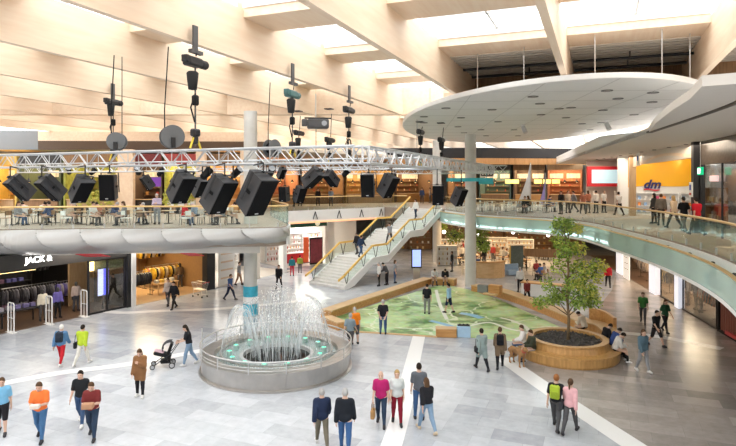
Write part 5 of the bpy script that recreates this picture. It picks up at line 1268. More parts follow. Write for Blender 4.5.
person('person in brown jacket browsing at the right of the sports shop',LS.at(LS.px(180,2.6),2.6)[:2],40,'stand',((.14,.09,.05),'long',.1),(DGR,'trousers'),('long','dark'),res=.03)
for xx,dd,hh in ((155,5.0,3.0),(178,5.2,3.0),(187,4.6,1.7),(168,3.2,1.7)):
    rack(LS,LS.px(xx,dd),dd,2.8,[(.70,.45,.05),(.03,.03,.03),(.62,.5,.3),(.45,.25,.05)],'packed rail of yellow and black jackets %s in the sports shop'%('high on the left' if xx==155 else 'high on the right' if xx==178 else 'low on the right' if xx==187 else 'low before the wall rails'),'yellow, tan or black jacket on the packed rails of the sports shop','jackets on the packed rails',h=hh,z=.02)
zs=shelf_unit(LS,LS.px(186,5.9),5.9,2.0,3.2,6,'tall brown shelf wall at the right of the sports shop',M_brown,.02); goods(LS,LS.px(186,5.9),5.9,2.0,zs,[(.5,.3,.1),(.1,.08,.06),(.6,.5,.4)],'folded clothes on the tall brown shelf wall','folded clothes on the brown shelf wall',.02,kind='stack',step=.36)
fr_lamp(LS,(x134+x205)/2,3.5,3.75,2,330,(1,.74,.40),4.5)
for k in range(4): pendant(*LS.at(x134+1+k*1.3,2.2)[:2],3.3,.6,'bell','small dark pendant lamp in the sports shop ceiling','pendant lamps of the sports shop')
# shopping trolley
x,d=g(200,297); t=thing('shopping_trolley','wire shopping trolley standing at the sports shop entrance','trolley',(x,d,0),R(60)); b=MB()
for z,a_,c_ in ((.5,.22,.38),(.95,.28,.5)):
    b.tube([(-a_,-c_,z),(a_,-c_,z),(a_,c_,z+.05),(-a_,c_,z+.05)],.012,5,closed=True)
for k in range(9):
    f_=-1+k/4; b.tube([(f_*.22,-.38,.5),(f_*.28,-.5,.95)],.006,4); b.tube([(f_*.22,.38,.55),(f_*.28,.5,1.0)],.006,4); b.tube([(-.22,f_*.38,.52),(-.28,f_*.5,.97)],.006,4); b.tube([(.22,f_*.38,.52),(.28,f_*.5,.97)],.006,4); b.tube([(f_*.22,-.38,.5),(f_*.22,.38,.55)],.006,4)
b.build('basket',M_steel,t); MB().tube([(-.26,-.5,.95),(-.24,-.62,1.02),(.24,-.62,1.02),(.26,-.5,.95)],.018,6).build('handle',M_red,t)
b=MB()
for s in (-1,1): b.tube([(s*.22,-.38,.5),(s*.24,-.42,.12)],.014,6); b.tube([(s*.2,.38,.55),(s*.22,.42,.12)],.014,6); b.tube([(s*.24,-.42,.14),(s*.22,.42,.14)],.012,6)
b.build('chassis',M_steel,t)
for sx in (-1,1):
    for sy in (-1,1): MB().lathe([(.06,-.015),(.06,.015)],12,(sx*.23,sy*.42,.06),m=Matrix.Rotation(math.pi/2,3,'Y')).build('wheel',M_black,t)
# pale shop right of the sports shop, and white lit shop behind the front column
LW=Fr(LS.at(x205+.8,0)[:2],(-6.6,49.5)); shell(LW,0,LW.L,6,4.2,mat('white_shop_wall',(.82,.78,.72),.5,var=.03),M_shfw,M_white,(0,0))
LW.st('column_front',MB().box((LW.L*.5,0,2.1),(.35,.4,4.2)),M_cream); LW.st('column_front',MB().box((LW.L*.86,0,2.1),(.5,.5,4.2)),M_white)
for k in range(3):
    zs=shelf_unit(LW,1.2+k*2.9,5.2,2.3,2.5,5,'white shelf unit in the pale shop, number %s along its back wall'%('one','two','three')[k],M_white,.02)
    goods(LW,1.2+k*2.9,5.2,2.3,zs,[(.7,.35,.12),(.6,.55,.5),(.3,.16,.1),(.75,.7,.6)],'small coloured carton on the white shelves of the pale shop','cartons in the pale shop',.02,step=.4)
t=LW.th('poster','large pale poster panel in the pale shop front','poster',1.7,.4,.02); MB().box((0,0,1.4),(1.7,.06,2.8)).build('panel',M_white,t); 
for k in range(4): MB().box((0,-.035,.5+.6*k),(1.3,.01,.12)).build('tinted_band',mat('band_tan',(.72,.55,.4),.6),t)
fr_lamp(LW,LW.L/2,3,4.0,2,420,(1,.93,.84),7)
BS=Fr((-6.9,51.2),(2.5,59.0)); shell(BS,-.5,BS.L,6,4.2,mat('white_shop_wall'),M_shfw,M_white,(0,0))
t=BS.th('shop_sign','dark green fascia sign with a round pale emblem left of the stairs','sign',BS.px(303),-.05,3.9); MB().box((0,0,0),(5.2,.16,.62)).build('board',mat('bottle_green',(.01,.10,.055),.4),t); MB().lathe([(.26,-.02),(.26,.02)],24,(1.5,-.1,0),m=Matrix.Rotation(math.pi/2,3,'X')).build('emblem',mat('emblem_cream',(.8,.75,.5),.4,emit=(.9,.85,.6),es=.5,var=0),t)
for k in range(3):
    zs=shelf_unit(BS,1.0+k*2.2,4.6,1.9,2.6,6,'white display shelves in the white lit shop, '+('left','middle','right')[k]+' unit',M_white,.02); goods(BS,1.0+k*2.2,4.6,1.9,zs,[(.75,.7,.66),(.5,.1,.08),(.2,.14,.1),(.8,.5,.2)],'small item on the white shelves left of the stairs','items in the white lit shop',.02,step=.3,kind='bottle')
t=BS.th('pillar_banner','orange-red upright banner inside the white lit shop','banner',BS.px(306,1.6),1.6,.02); MB().rbox((0,0,1.25),(.55,.12,2.4),.02).build('banner',mat('orange_red',(.75,.13,.03),.5),t); MB().box((0,0,.03),(.8,.4,.06)).build('foot',M_dark,t)
t=BS.th('poster','dark red poster in the shop front beside the stairs','poster',BS.px(318),.3,.02); MB().box((0,0,1.25),(1.3,.06,2.2)).build('panel',mat('wine_red',(.30,.04,.06),.5,var=.4,scale=3),t); MB().box((0,.0,1.25),(1.45,.04,2.5)).build('frame',M_dark,t)
t=BS.th('counter','low red counter in the white lit shop','counter',BS.px(294,2.6),2.6,.02); MB().rbox((0,0,.45),(2.4,.7,.9),.03).build('base',M_red,t); MB().rbox((0,0,.92),(2.5,.8,.05),.01).build('counter_top',M_white,t)
fr_lamp(BS,BS.L*.4,2.8,4.0,2,520,(1,.94,.86),6)
BS.st('column_front',MB().box((BS.px(330),0,2.1),(.7,.5,4.2)),M_cream)
# ------------------------------------------------------------------ food court under the right gallery
FB=Fr((2.0,66),(24,64)); FB.st('wall_shop',MB().box((FB.L/2,0,2.1),(FB.L,.2,4.2)),M_brown)
for k in range(8):
    x=1.3+k*2.7; zs=shelf_unit(FB,x,-.5,2.4,3.2,6,'tall dark wooden shelf unit at the back of the food court, '+('first','second','third','fourth','fifth','sixth','seventh','eighth')[k]+' from the stairs',M_brown)
    goods(FB,x,-.5,2.4,zs,[(.75,.6,.35),(.55,.2,.08),(.8,.75,.65),(.3,.32,.2),(.6,.4,.12)],'small packet or jar on the dark shelves of the food court','goods on the food court shelves',step=.6)
FC=Fr((5.0,50),(22,47))
rf=random.Random(4)
fcs=[(8.2,52.5),(10.2,54.5),(12.6,53.0),(9.2,57.5),(12.0,57.2),(14.6,55.0),(15.2,58.5),(7.4,56.6),(17.4,56.5),(14.2,51.2)]
for i,(x,y) in enumerate(fcs):
    a=rf.uniform(0,1.5); table(x,y,0,a,'wooden cafe table in the food court under the right gallery','tables of the lower food court')
    for k in range(rf.choice((2,3,4))):
        b_=a+k*math.pi/2; chair(x+.62*math.cos(b_),y+.62*math.sin(b_),0,b_+math.pi/2,rf.choice('bbg'),'cafe chair at a table of the lower food court','chairs of the lower food court')
tops=[(BLK,'long',.1),((.6,.58,.55),'long',.1),((.35,.06,.06),'short',.1),((.07,.12,.25),'long',.1),((.3,.2,.12),'long',.1),(GRY,'short',.1)]
for i,(px,py,po_,fc,desc) in enumerate(((450,262,'stand',20,'black top standing at the left of the lower food court'),(457,265,'walk',200,'pale top walking left of the wide column'),(463,258,'stand',90,'dark red top behind the wide column'),(477,276,'walk2',160,'navy top walking right of the wide column'),(498,258,'sit',120,'brown top seated among the food court tables'),(506,262,'sit',250,'grey tee seated among the food court tables'),(488,255,'stand',0,'black top far back in the food court'))):
    person('person in '+desc,G(px,py),fc,po_,tops[i%6] if i<6 else tops[0],(DGR,'trousers'),rf.choice((('short','dark'),('short','brown'),('long','brown'))),res=.034)
def g_at(px,d): return (at(px,d),d)
for k,(px,d,c,lab) in enumerate(((533,44.5,(.08,.15,.40),'blue top sitting at the white counter'),(537,45.0,(.65,.6,.55),'white top sitting at the white counter'),(528,46.5,(.3,.05,.05),'red top sitting beyond the white counter'))):
    person('person in '+lab,g_at(px+8,d),30+80*k,'sit',(c,'long',.1),(DGR,'trousers'),('short','dark'),res=.032,sit=.46)
    chair(at(px+8,d),d,0,R(30+80*k),'b','wooden chair occupied beside the white counter','chairs by the white counter')
x,d=g(543,299); t=thing('counter','white low counter with a wooden top behind the tree','counter',(x+.6,d+.6,0),R(-32)); MB().rbox((0,0,.42),(3.6,.7,.84),.02).build('base',M_white,t); MB().rbox((0,0,.88),(3.7,.8,.07),.015).build('counter_top',M_oak,t)
x,d=g(489,279); t=thing('counter','curved pale wooden counter at the food court entrance','counter',(x,d+.9,0),0); P=[(1.5*math.sin(R(q)),-1.2*math.cos(R(q))+.6) for q in range(-80,81,16)]; MB().wall(P,0,1.25,.2).build('curved_front',M_oakl,t); MB().wall([(p[0]*.96,p[1]*.96) for p in P],1.25,1.31,.5).build('counter_top',M_oak,t)
x,d=g(518,277); t=thing('menu_board','dark grey menu board standing beside the curved counter','menu board',(at(517,48.5),48.5,0),R(10)); MB().rbox((0,0,1.35),(1.15,.08,1.9),.02).build('panel',mat('slate',(.10,.13,.12),.8,var=.3),t); MB().box((-.45,0,.2),(.05,.05,.45)).box((.45,0,.2),(.05,.05,.45)).build('post',M_dark,t); MB().box((-.62,0,1.35),(.08,.1,1.95)).build('side_strip',mat('amber_strip',(.7,.45,.1),.5),t)
t=thing('menu_board','wide dark brown board fixed above the counter seats','menu board',(at(540,49),49,0),R(-20)); MB().rbox((0,0,1.6),(2.6,.1,.7),.02).build('panel',M_brown,t); MB().box((-1.1,0,.65),(.06,.06,1.3)).box((1.1,0,.65),(.06,.06,1.3)).build('post',M_dark,t)
t=thing('sofa','light blue upholstered bench seat beside the curved counter','sofa',(at(513,47.2),47.2,0),R(200)); MB().rbox((0,0,.24),(1.4,.7,.42),.06).build('seat',cloth((.30,.42,.58)),t); MB().rbox((0,-.3,.62),(1.4,.16,.55),.05).build('backrest',cloth((.28,.40,.56)),t)
t=thing('railing','low wire fence along the food court edge right of the wide column','railing',(at(462,47),47,0)); b=MB()
for k in range(2): b.tube([(0,0,.55+.4*k),(3.2,.6,.55+.4*k)],.02,6)
b.build('rail',M_steel,t)
for k in range(4): MB().tube([(k*1.06,k*.2,0),(k*1.06,k*.2,.97)],.02,6).build('post',M_steel,t)
for k,(px,d,ww) in enumerate(((455,58,3.0),(478,57,2.6),(500,60,3.4),(520,58,2.6),(447,52.5,1.8))):
    fx_=Fr((at(px,d)-1,d),(at(px,d)+1,d-.2)); zs=shelf_unit(fx_,1,0,ww,1.9,5,'free-standing white market shelf in the lower food court, '+('first','second','third','fourth','nearest')[k]+(' from the stairs' if k<4 else ' to the stairs'),M_white); goods(fx_,1,0,ww,zs,[(.8,.75,.65),(.7,.35,.08),(.25,.12,.05),(.75,.6,.3)],'bottle or jar on the white market shelves','bottles on the market shelves',kind='bottle',step=.34)
for k,(px,d,c,fc) in enumerate(((452,49,'dark',90),(462,54,'pale',200),(484,52,'dark',30),(493,54.5,'red',140),(503,52.5,'pale',250),(512,51.5,'dark',10),(524,53,'tan',190),(445,56,'tan',0))):
    person('person in %s clothes standing among the lower food court shelves, %s from the left'%(c,('third','fourth','fifth','sixth','seventh','eighth','rightmost one','leftmost one')[k]),g_at(px,d),fc,'stand',({'dark':BLK,'pale':(.62,.60,.57),'red':(.35,.05,.05),'tan':(.35,.24,.14)}[c],'long',.1),(DGR,'trousers'),('short','dark') if k%2 else ('long','brown'),res=.036)
for k,(px,d) in enumerate(((480,44.5),(455,50.5),(560,46),(440,60))):
    t=thing('hanging_plant','trailing green plant basket hanging under the gallery, %s'%('beside the wide column','just behind the wide column','behind the tree crown','far left')[k],'hanging plant',(at(px,d),d,3.0)); MB().lathe([(.1,-.2),(.35,0),(.36,.1)],14).build('basket',M_dark,t); MB().tube([(0,0,0),(0,0,1.28)],.012,5).build('cord',M_dark,t); b=MB(); leaf_cloud(b,[((0,0,-.1),(.8,.8,.7),320)],rf,.22); b.build('foliage',M_leafd,t)['kind']='stuff'
for i in range(14):
    pendant(7+1.05*i,52.5+2.2*(i%3)-.05*i,3.1-.25*(i%2),1.2,'bell' if i%3 else 'globe','small warm pendant lamp hanging in the lower food court','pendant lamps of the lower food court')
lamp_area('food_court_light',(10,55,4.2),4,560,(1,.66,.34),(0,0,0),8); lamp_area('food_court_light',(16,55,4.2),4,470,(1,.66,.34),(0,0,0),8); lamp_area('passage_light',(15.5,40,4.2),3,260,(1,.84,.66),(0,0,0),14); lamp_area('left_passage_light',(-15.5,34,3.85),2,330,(1,.93,.86),(0,0,-.5),8)
# ------------------------------------------------------------------ right ground floor shop fronts
RS=Fr((22.6,56),(16.6,20.5)); M_lit=mat('glow_pilaster',(.85,.86,.9),.4,emit=(.80,.86,1),es=.55,var=0)  # pilaster material glows weakly though the pilasters are no lamps
shell(RS,-4,RS.L+3,7,4.2,mat('shop_wall_warm',(.28,.17,.10),.6,var=.1),M_shfl,M_cream,(0,0))
fronts=[(607,613),(617,629),(632,646),(649,658),(661,675),(677,682),(684,717)]
for k,(a_,c_) in enumerate(((617,624),(650,658),(676,681))):
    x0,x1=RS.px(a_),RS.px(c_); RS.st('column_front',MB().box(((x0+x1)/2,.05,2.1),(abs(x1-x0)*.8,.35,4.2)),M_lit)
RS.st('trim_21',MB().box((RS.L/2,.0,3.95),(RS.L,.2,.5)),M_under)
for k,(a_,c_) in enumerate(((660,674),(682,716))):
    x0,x1=RS.px(a_),RS.px(c_); w_=x1-x0; t=RS.th('display_window','glass shop window on the right passage, '+('between the two pale pilasters' if k==0 else 'left of the red slatted front'),'shop window',(x0+x1)/2,.05)
    MB().box((0,0,1.85),(w_-.08,.02,3.6)).build('pane',M_glassd,t); b=MB()
    for q in (-w_/2+.03,w_/2-.03): b.box((q,0,1.85),(.06,.08,3.7))
    b.box((0,0,.05),(w_,.1,.1)); b.build('window_frame',M_dark,t)
x0=RS.px(719); t=RS.th('slatted_front','red-brown slatted shop front with a black frame at the right picture edge','shop front',x0+1.6,.05)
b=MB()
for q in range(12): b.box((-1.4+.26*q,0,1.8),(.07,.08,3.4))
b.build('slats',mat('slat_red',(.40,.14,.10),.5),t); MB().box((0,.15,1.8),(3.2,.05,3.5)).build('backing',M_char,t); MB().box((-1.6,-.03,1.8),(.12,.16,3.7)).box((0,-.03,.06),(3.3,.16,.12)).box((0,-.03,3.62),(3.3,.16,.12)).build('frame',M_black,t); MB().box((.4,-.1,.2),(2.2,.1,.18)).build('red_sill',M_red,t)
for k,(px,dy,cols,lab,gl,gr) in enumerate(((640,2.0,[(.6,.45,.3),(.2,.12,.08)],'rack of brown clothes in the far shop of the right passage','brown garment in the far right shop','brown garments right passage'),(667,2.6,[(.05,.05,.05),(.5,.42,.3),(.6,.3,.1)],'rack of clothes behind the window between the pale pilasters','garment behind the window between the pale pilasters','garments between the pilasters'),(694,1.6,[(.12,.10,.1),(.4,.36,.33),(.08,.08,.09)],'rack of dark clothes behind the large right window','dark garment behind the large right window','garments behind the large window'),(705,3.0,[(.5,.2,.1),(.3,.25,.22)],'rack of reddish clothes deeper behind the large right window','reddish garment deeper behind the large window','reddish garments'),(709,1.0,[(.04,.04,.05),(.35,.1,.06)],'rack of black and red clothes close behind the right part of the large window','black or red garment close behind the large window','black and red garments'),(684,2.2,[(.55,.5,.42),(.06,.06,.07)],'rack of cream and black clothes behind the left edge of the large window','cream or black garment behind the left edge of the large window','cream and black garments'),(664,1.0,[(.5,.35,.12),(.05,.05,.06)],'rack of ochre and black clothes close behind the glass between the pale pilasters','ochre or black garment behind the pilaster window','ochre garments'),(645,1.2,[(.07,.06,.06),(.55,.45,.35)],'rack of dark clothes at the open shop beside the far pale pilaster','dark or cream garment beside the far pale pilaster','garments at the open shop'))):
    rack(RS,RS.px(px,dy),dy,2.2,cols,lab,gl,gr,z=.02,h=1.6)
for k,px in enumerate((636,668)):
    zs=shelf_unit(RS,RS.px(px,4.5),4.5,3.0,2.8,6,'warm lit shelves inside the right passage shop, '+('farther' if k==0 else 'nearer')+' unit',M_white,.02); goods(RS,RS.px(px,4.5),4.5,3.0,zs,[(.6,.4,.2),(.75,.65,.5),(.2,.15,.1)],'carton on the warm lit shelves of the right passage','cartons in the right passage shop',.02,step=.4)
for k,px in enumerate((688,696,701)): 
    J=person('mannequin',RS.at(RS.px(px,.8),.8)[:2],math.degrees(RS.rz)+180,'stand',([(.25,.22,.2),(.08,.08,.09),(.45,.4,.35)][k],'long',.1),(DGR,'trousers'),('none','dark'),skin='k',res=.03,z0=.02); o=J['obj']; o.name='mannequin'; o['category']='mannequin'; o['label']=('mannequin in a brown top at the left of the large right window','mannequin in a black top in the middle of the large right window','mannequin in a beige top at the right of the large right window')[k]
t=RS.th('advert_screen','small glowing poster screen low behind the large right window','screen',RS.px(709),.7,.5); MB().rbox((0,0,.5),(.8,.08,1.0),.02).build('housing',M_dark,t); MB().box((0,-.045,.5),(.7,.01,.9)).build('display',mat('display_pink',(.8,.4,.35),.3,emit=(.9,.5,.42),es=1.2,var=.5,scale=3),t); MB().box((0,0,-.24),(.1,.1,.5)).build('stand',M_dark,t)
t=RS.th('poster','tall white poster panel beside the far passage shop','poster',RS.px(630),-.25,.02); MB().box((0,0,1.56),(1.6,.08,3.12)).build('panel',mat('lit_poster',(.85,.83,.8),.4,emit=(1,.95,.88),es=.4,var=0),t)
for k in range(5): MB().box((0,-.045,.8+.45*k),(1.1,.01,.06)).build('text_line',GRYM if False else mat('line_grey',(.4,.38,.36),.6),t)
lamp_area('right_shop_light',RS.at(RS.px(690,2.6),2.6,4.0),2,260,(1,.80,.58),(0,0,RS.rz),1) ; lamp_area('right_shop_light',RS.at(RS.px(666),3,4.0),4,260,(1,.74,.46),(0,0,RS.rz),3); lamp_area('right_shop_light',RS.at(RS.px(635),3,4.0),8,420,(1,.74,.48),(0,0,RS.rz),3)
# ------------------------------------------------------------------ upper floor left: cafe tables and guests
ZU=5.3
ru=random.Random(9)
TOPS=[((.25,.26,.28),'long',.1),((.70,.68,.66),'short',.1),((.05,.08,.16),'long',.1),((.62,.55,.48),'short',.1),((.10,.10,.11),'long',.1),((.42,.20,.16),'short',.1)]
GUEST=[(17,'grey jumper'),(27,'white top'),(40,'white tee'),(50,'navy jumper'),(68,'beige tee'),(76,'black jumper'),(92,'white tee'),(101,'red-brown tee'),(113,'navy jumper'),(125,'grey jumper'),(138,'white tee'),(147,'black jumper'),(184,'bright red tee'),(197,'blue-grey tee'),(207,'black jumper'),(223,'grey jumper'),(229,'beige tee')]
CC={'grey jumper':((.25,.26,.28),'long',.1),'white top':((.72,.71,.70),'long',.1),'white tee':((.75,.74,.72),'short',.1),'navy jumper':((.05,.08,.18),'long',.1),'beige tee':((.60,.50,.40),'short',.1),'black jumper':((.03,.03,.035),'long',.1),'red-brown tee':((.42,.16,.10),'short',.1),'bright red tee':((.60,.02,.03),'short',.1),'blue-grey tee':((.25,.33,.42),'short',.1)}
o=MB().rbox((0,0,0),(1.3,.1,.42),.02).build('hanging_sign',M_red); o.location=(at(417,51.5),51.5,zat(226.5,51.5)); tag(o,'small red sign panel hanging under the head of the stairs','sign')
for i,(px,c) in enumerate(GUEST):
    d=31.6+(i%3)*.9; x=at(px,d); fc=90 if i%2 else 270
    person('person in %s seated at the left balcony cafe, %s in the row'%(c,('leftmost','second','third','fourth','fifth','sixth','seventh','eighth','ninth','tenth','eleventh','twelfth','thirteenth','fourteenth','fifteenth','sixteenth','rightmost')[i]),(x,d),fc+ru.uniform(-25,25),'sitlean' if i%3 else 'sit',CC[c],(ru.choice((DGR,JEAN,(.25,.22,.18))),'trousers'),ru.choice((('short','dark'),('short','brown'),('long','brown'),('short','grey'),('bun','dark'))),z0=ZU,sit=.46,res=.027)
    chair(x,d,ZU,R(fc),'b' if i%2 else 'g','cafe chair with a seated guest on the left balcony','occupied chairs of the balcony cafe')
for i in range(11):
    px=10+i*22; d=31.9+(i%3)*.8; table(at(px,d)+.1,d+.45*(i%2),ZU,ru.uniform(-.2,.2),'wooden cafe table on the left balcony','tables of the balcony cafe')
for i in range(16):
    px=6+i*15; d=30.9+(i%4)*1.5; chair(at(px,d),d,ZU,ru.uniform(0,6.2),ru.choice('bgw'),'empty cafe chair on the left balcony','empty chairs of the balcony cafe')
person('person in lavender shirt and grey trousers standing upright on the left balcony',(at(157,32.4),32.4),190,'holdstand',((.50,.42,.55),'long',.12),((.28,.29,.32),'trousers'),('short','grey'),z0=ZU,res=.026)
# stalls behind
def stall(fr,x0,x1,wall,front,fascia,label,lamps='bell',n=3,gl='x',h=4.6,depth=4,z=ZU,goodcols=None,goodn=1.0,power=300,col=(1,.78,.48)):
    w_=x1-x0; xc=(x0+x1)/2; t=fr.th('food_stall',label,'food stall',xc,0,0)
    MB().box((0,depth,h/2),(w_,.12,h)).build('back_wall',wall,t); MB().rbox((0,.3,.5),(w_-.5,.6,1.0),.02).build('counter',front,t); MB().rbox((0,.28,1.03),(w_-.4,.75,.06),.015).build('counter_top',M_oakl,t)
    MB().box((0,.1,h-.45),(w_-.05,.22,.9)).build('fascia',fascia,t)
    for s in (-1,1): MB().box((s*(w_/2-.08),depth/2,h/2),(.14,depth,h)).build('side_wall',wall,t)
    for q in range(3): MB().box((0,depth-.25,1.3+.6*q),(w_-.6,.35,.04)).build('shelf',M_brown,t)
    for q in range(2): MB().rbox((-.25*w_+.5*w_*q,depth-.09,h-1.5),(w_*.4,.05,.55),.01).build('menu_panel',mat('menu_lit',(.6,.5,.35),.5,emit=(1,.8,.5),es=.5,var=.6,scale=4),t)
    for q in range(n): pendant(*fr.at(x0+w_*(q+.5)/n,.35)[:2],fr.z+2.5,h-2.5-.9 if False else 1.2,lamps,'pendant lamp over the '+gl,'pendant lamps over the '+gl)
    goods(fr,xc,depth-.25,w_-.7,[1.33,1.93,2.53],goodcols or [(.6,.3,.1),(.7,.6,.4),(.2,.3,.1),(.5,.08,.05)],'small jar or carton on the shelves of the '+gl,'goods of the '+gl,0,step=.85,kind='bottle' if depth==4 and power>300 else 'box')
    lamp_area('stall_light',fr.at(xc,1.8,h-.3),w_*.7,power,col,(0,0,fr.rz),2)
    return t
def solid(n,c,v=.15,s=3): return mat(n,c,.6,var=v,scale=s)
L1=Fr((at(-30,44),44.0),(at(246,44.6),44.6),ZU)
X=[L1.px(q) for q in (-25,18,62,122,163,200,243)]
cfg=[(solid('yellow_wall',(.72,.50,.12)),M_ttop,solid('mustard',(.65,.42,.10)),'yellow food stall at the far left of the upper floor','yellow stall'),
     (solid('dark_green_wall',(.12,.14,.07)),M_brown,M_char,'dark food stall with greenery, second from the left upstairs','dark green stall'),
     (solid('moss_wall',(.35,.36,.06),.5),M_ttop,M_brown,'mossy green food stall left of the pale timber pier','mossy stall'),
     (solid('dark_brown_wall',(.14,.09,.06)),M_char,solid('wine',(.20,.03,.03)),'dark brown food stall right of the pale timber pier','dark brown stall'),
     (solid('lime_wall',(.48,.48,.08),.5),M_white,solid('red_fascia',(.40,.06,.05)),'lime green food stall behind the red-shirted guest','lime green stall'),
     (solid('amber_wall',(.66,.42,.16)),M_oak,M_brown,'amber food stall beside the front column upstairs','amber stall')]
for i,(a_,b_,c_,lab,gl) in enumerate(cfg): stall(L1,X[i]+.1,X[i+1]-.1,a_,b_,c_,lab,'bell',3,gl,power=150)
for k,(px,w_) in enumerate(((129,1.15),(203,.7),(246,.6),(-3,.6))): L1.st('column_pier',MB().box((L1.px(px),-.5,2.45),(w_,.5,4.9)),M_wood)
t=L1.th('hanging_sign','purple hanging banner at the mossy stalls behind the lavender shirt','sign',L1.px(155,-.8),-.8,2.1); MB().rbox((0,0,.3),(.9,.05,.7),.02).build('banner',mat('purple_cloth',(.20,.05,.45),.6),t); MB().tube([(0,0,.6),(0,0,2.9)],.012,5).build('cord',M_dark,t)
for k,px in enumerate((88,97,106,116,172,182,193)):
    t=L1.th('potted_plant','yellow-green potted plant in the row before the upper stalls, %s from the left'%('first','second','third','fourth','fifth','sixth','seventh')[k],'plant',L1.px(px),-1.3,0); MB().lathe([(.2,0),(.26,.5),(.22,.5),(.2,.42)],14).build('pot',M_dark,t); b=MB(); leaf_cloud(b,[((0,0,1.15),(.30,.30,.7),110)],ru,.22); b.build('foliage',M_leafy,t)['kind']='stuff'
# ------------------------------------------------------------------ upper floor middle: behind the bridge and the stairs
L2=Fr((-8,61),(9.5,70.5),ZU); L2b=[L2.px(q) for q in (262,300,345,395,438)]
cfg=[(solid('terracotta',(.45,.22,.12)),M_oak,solid('peach',(.62,.40,.28)),'terracotta food stall behind the bridge, left end','terracotta stall'),(solid('warm_brown',(.30,.18,.09)),M_brown,M_ttop,'warm brown food stall behind the bridge, second from left','warm brown stall'),(solid('ochre',(.52,.34,.12)),M_ttop,M_brown,'ochre food stall behind the bridge, third from left','ochre stall'),(solid('umber',(.20,.12,.07)),M_oak,M_ttop,'umber food stall behind the head of the stairs','umber stall')]
for i,(a_,b_,c_,lab,gl) in enumerate(cfg): stall(L2,L2b[i]+.1,L2b[i+1]-.1,a_,b_,c_,lab,'bell',3,gl,power=320,col=(1,.72,.42))
for k,(px,d,c,fc) in enumerate(((294,56,'black jumper',120),(300,57,'navy jumper',30),(318,58,'black jumper',200),(331,57,'blue-grey tee',0),(422,64,'navy jumper',180),(462,56,'black jumper',150),(430,66,'beige tee',90))):
    person('person in %s standing upstairs %s'%(c,('behind the bridge rail, leftmost there','behind the bridge rail, second there','behind the bridge rail, third there','behind the bridge rail, fourth there','beyond the head of the stairs','behind the gallery rail beside the wide column','far beyond the head of the stairs')[k]),(at(px,d),d),fc,'stand',CC[c],(DGR,'trousers'),('short','dark'),z0=ZU,res=.034)
# ------------------------------------------------------------------ upper floor right back: food hall, sails
L3=Fr((8.8,66),(26,60),ZU); Xs=[L3.px(q) for q in (446,478,512,546,584)]
cfg=[(solid('walnut',(.22,.13,.07)),M_oak,M_ttop,'walnut food stall right of the stair head','walnut stall'),(solid('dusk_teal',(.10,.16,.15)),M_brown,M_char,'dusky food stall under the white sign board','dusky stall'),(solid('espresso',(.12,.075,.05)),M_oak,M_brown,'espresso brown food stall behind the white sail','espresso stall'),(solid('rust',(.38,.16,.08)),M_brown,M_ttop,'rust coloured food stall behind the purple sail','rust stall')]
for i,(a_,b_,c_,lab,gl) in enumerate(cfg): stall(L3,Xs[i]+.1,Xs[i+1]-.1,a_,b_,c_,lab,'bell',3,gl,power=360,col=(1,.74,.44))
for k,px in enumerate((509,515,538,547,556)): pendant(at(px,57),57,zat(181.5,57),2.5,'drum','big yellow drum lamp shade in the upper food hall','yellow drum lamps of the food hall')
t=L3.th('sign_board','white framed sign board hanging left of the white sail','sign',L3.px(487,-1.2),-1.2,0); zz=zat(173.5,61)-ZU; MB().rbox((0,0,zz),(1.5,.08,.75),.02).build('board',M_white,t); MB().box((0,-.05,zz),(1.3,.02,.5)).build('dark_field',M_char,t)
for q in range(4): MB().box((-.45+.3*q,-.065,zz),(.18,.01,.25)).build('pale_mark',M_white,t)
MB().tube([(-.6,0,zz+.35),(-.6,0,4.9)],.015,5).tube([(.6,0,zz+.35),(.6,0,4.9)],.015,5).build('hanger',M_dark,t)
t=L3.th('sign_board','teal banner board below the white sign board','sign',L3.px(486,-1.0),-1.0,2.35); MB().rbox((0,0,0),(1.6,.06,.4),.02).build('board',mat('teal_sign'),t); MB().tube([(-.7,0,.2),(-.7,0,2.5)],.012,5).tube([(.7,0,.2),(.7,0,2.5)],.012,5).build('hanger',M_dark,t)
def sail(px,d,y0,y1,wpx,col,label,lean):
    x=at(px,d); zb=ZU; zt=zat(y0,d); w_=wpx*d/F; t=thing('sail_sculpture',label,'sculpture',(x,d,zb),0); h=zt-zb
    n=10; A=[];B=[]
    for i in range(n+1):
        q=i/n; xl=-w_*(1-q)**1.15; A.append((xl,.0-.25*math.sin(q*3.1),.35+(h-.35)*q)); B.append((.0,0,.35+(h-.35)*q))
    b=MB(); b.strip(B,A); b.strip([(p[0],p[1]+.03,p[2]) for p in A],[(p[0],p[1]+.03,p[2]) for p in B]); b.build('sail',mat(label[:8],col,.6,var=.05),t,True)
    MB().tube([(.04,0,0),(.04,0,h+.1)],.05,8).build('mast',M_steel,t); MB().tube([(.05,0,.33),(-w_*1.03,0,.33)],.035,8).build('boom',M_steel,t); MB().lathe([(.5,0),(.5,.06),(.06,.1)],20).build('base',M_steel,t)
sail(530,47,164,199,14,(.74,.78,.84),'white triangular sail sculpture on a mast in the upper food hall',0); sail(545,52,174,194,6,(.35,.30,.62),'small purple sail sculpture right of the white sail',0)
for i in range(12):
    px=474+i*8; d=44.5+(i%3)*1.8; table(at(px,d),d,ZU,ru.uniform(0,1),'cafe table behind the right gallery balustrade','tables of the gallery cafe')
    for s in (-1,1): chair(at(px,d)+s*.65,d,ZU,R(90*s),'w' if (i+s)%3 else 'b','cafe chair behind the right gallery balustrade','chairs of the gallery cafe')
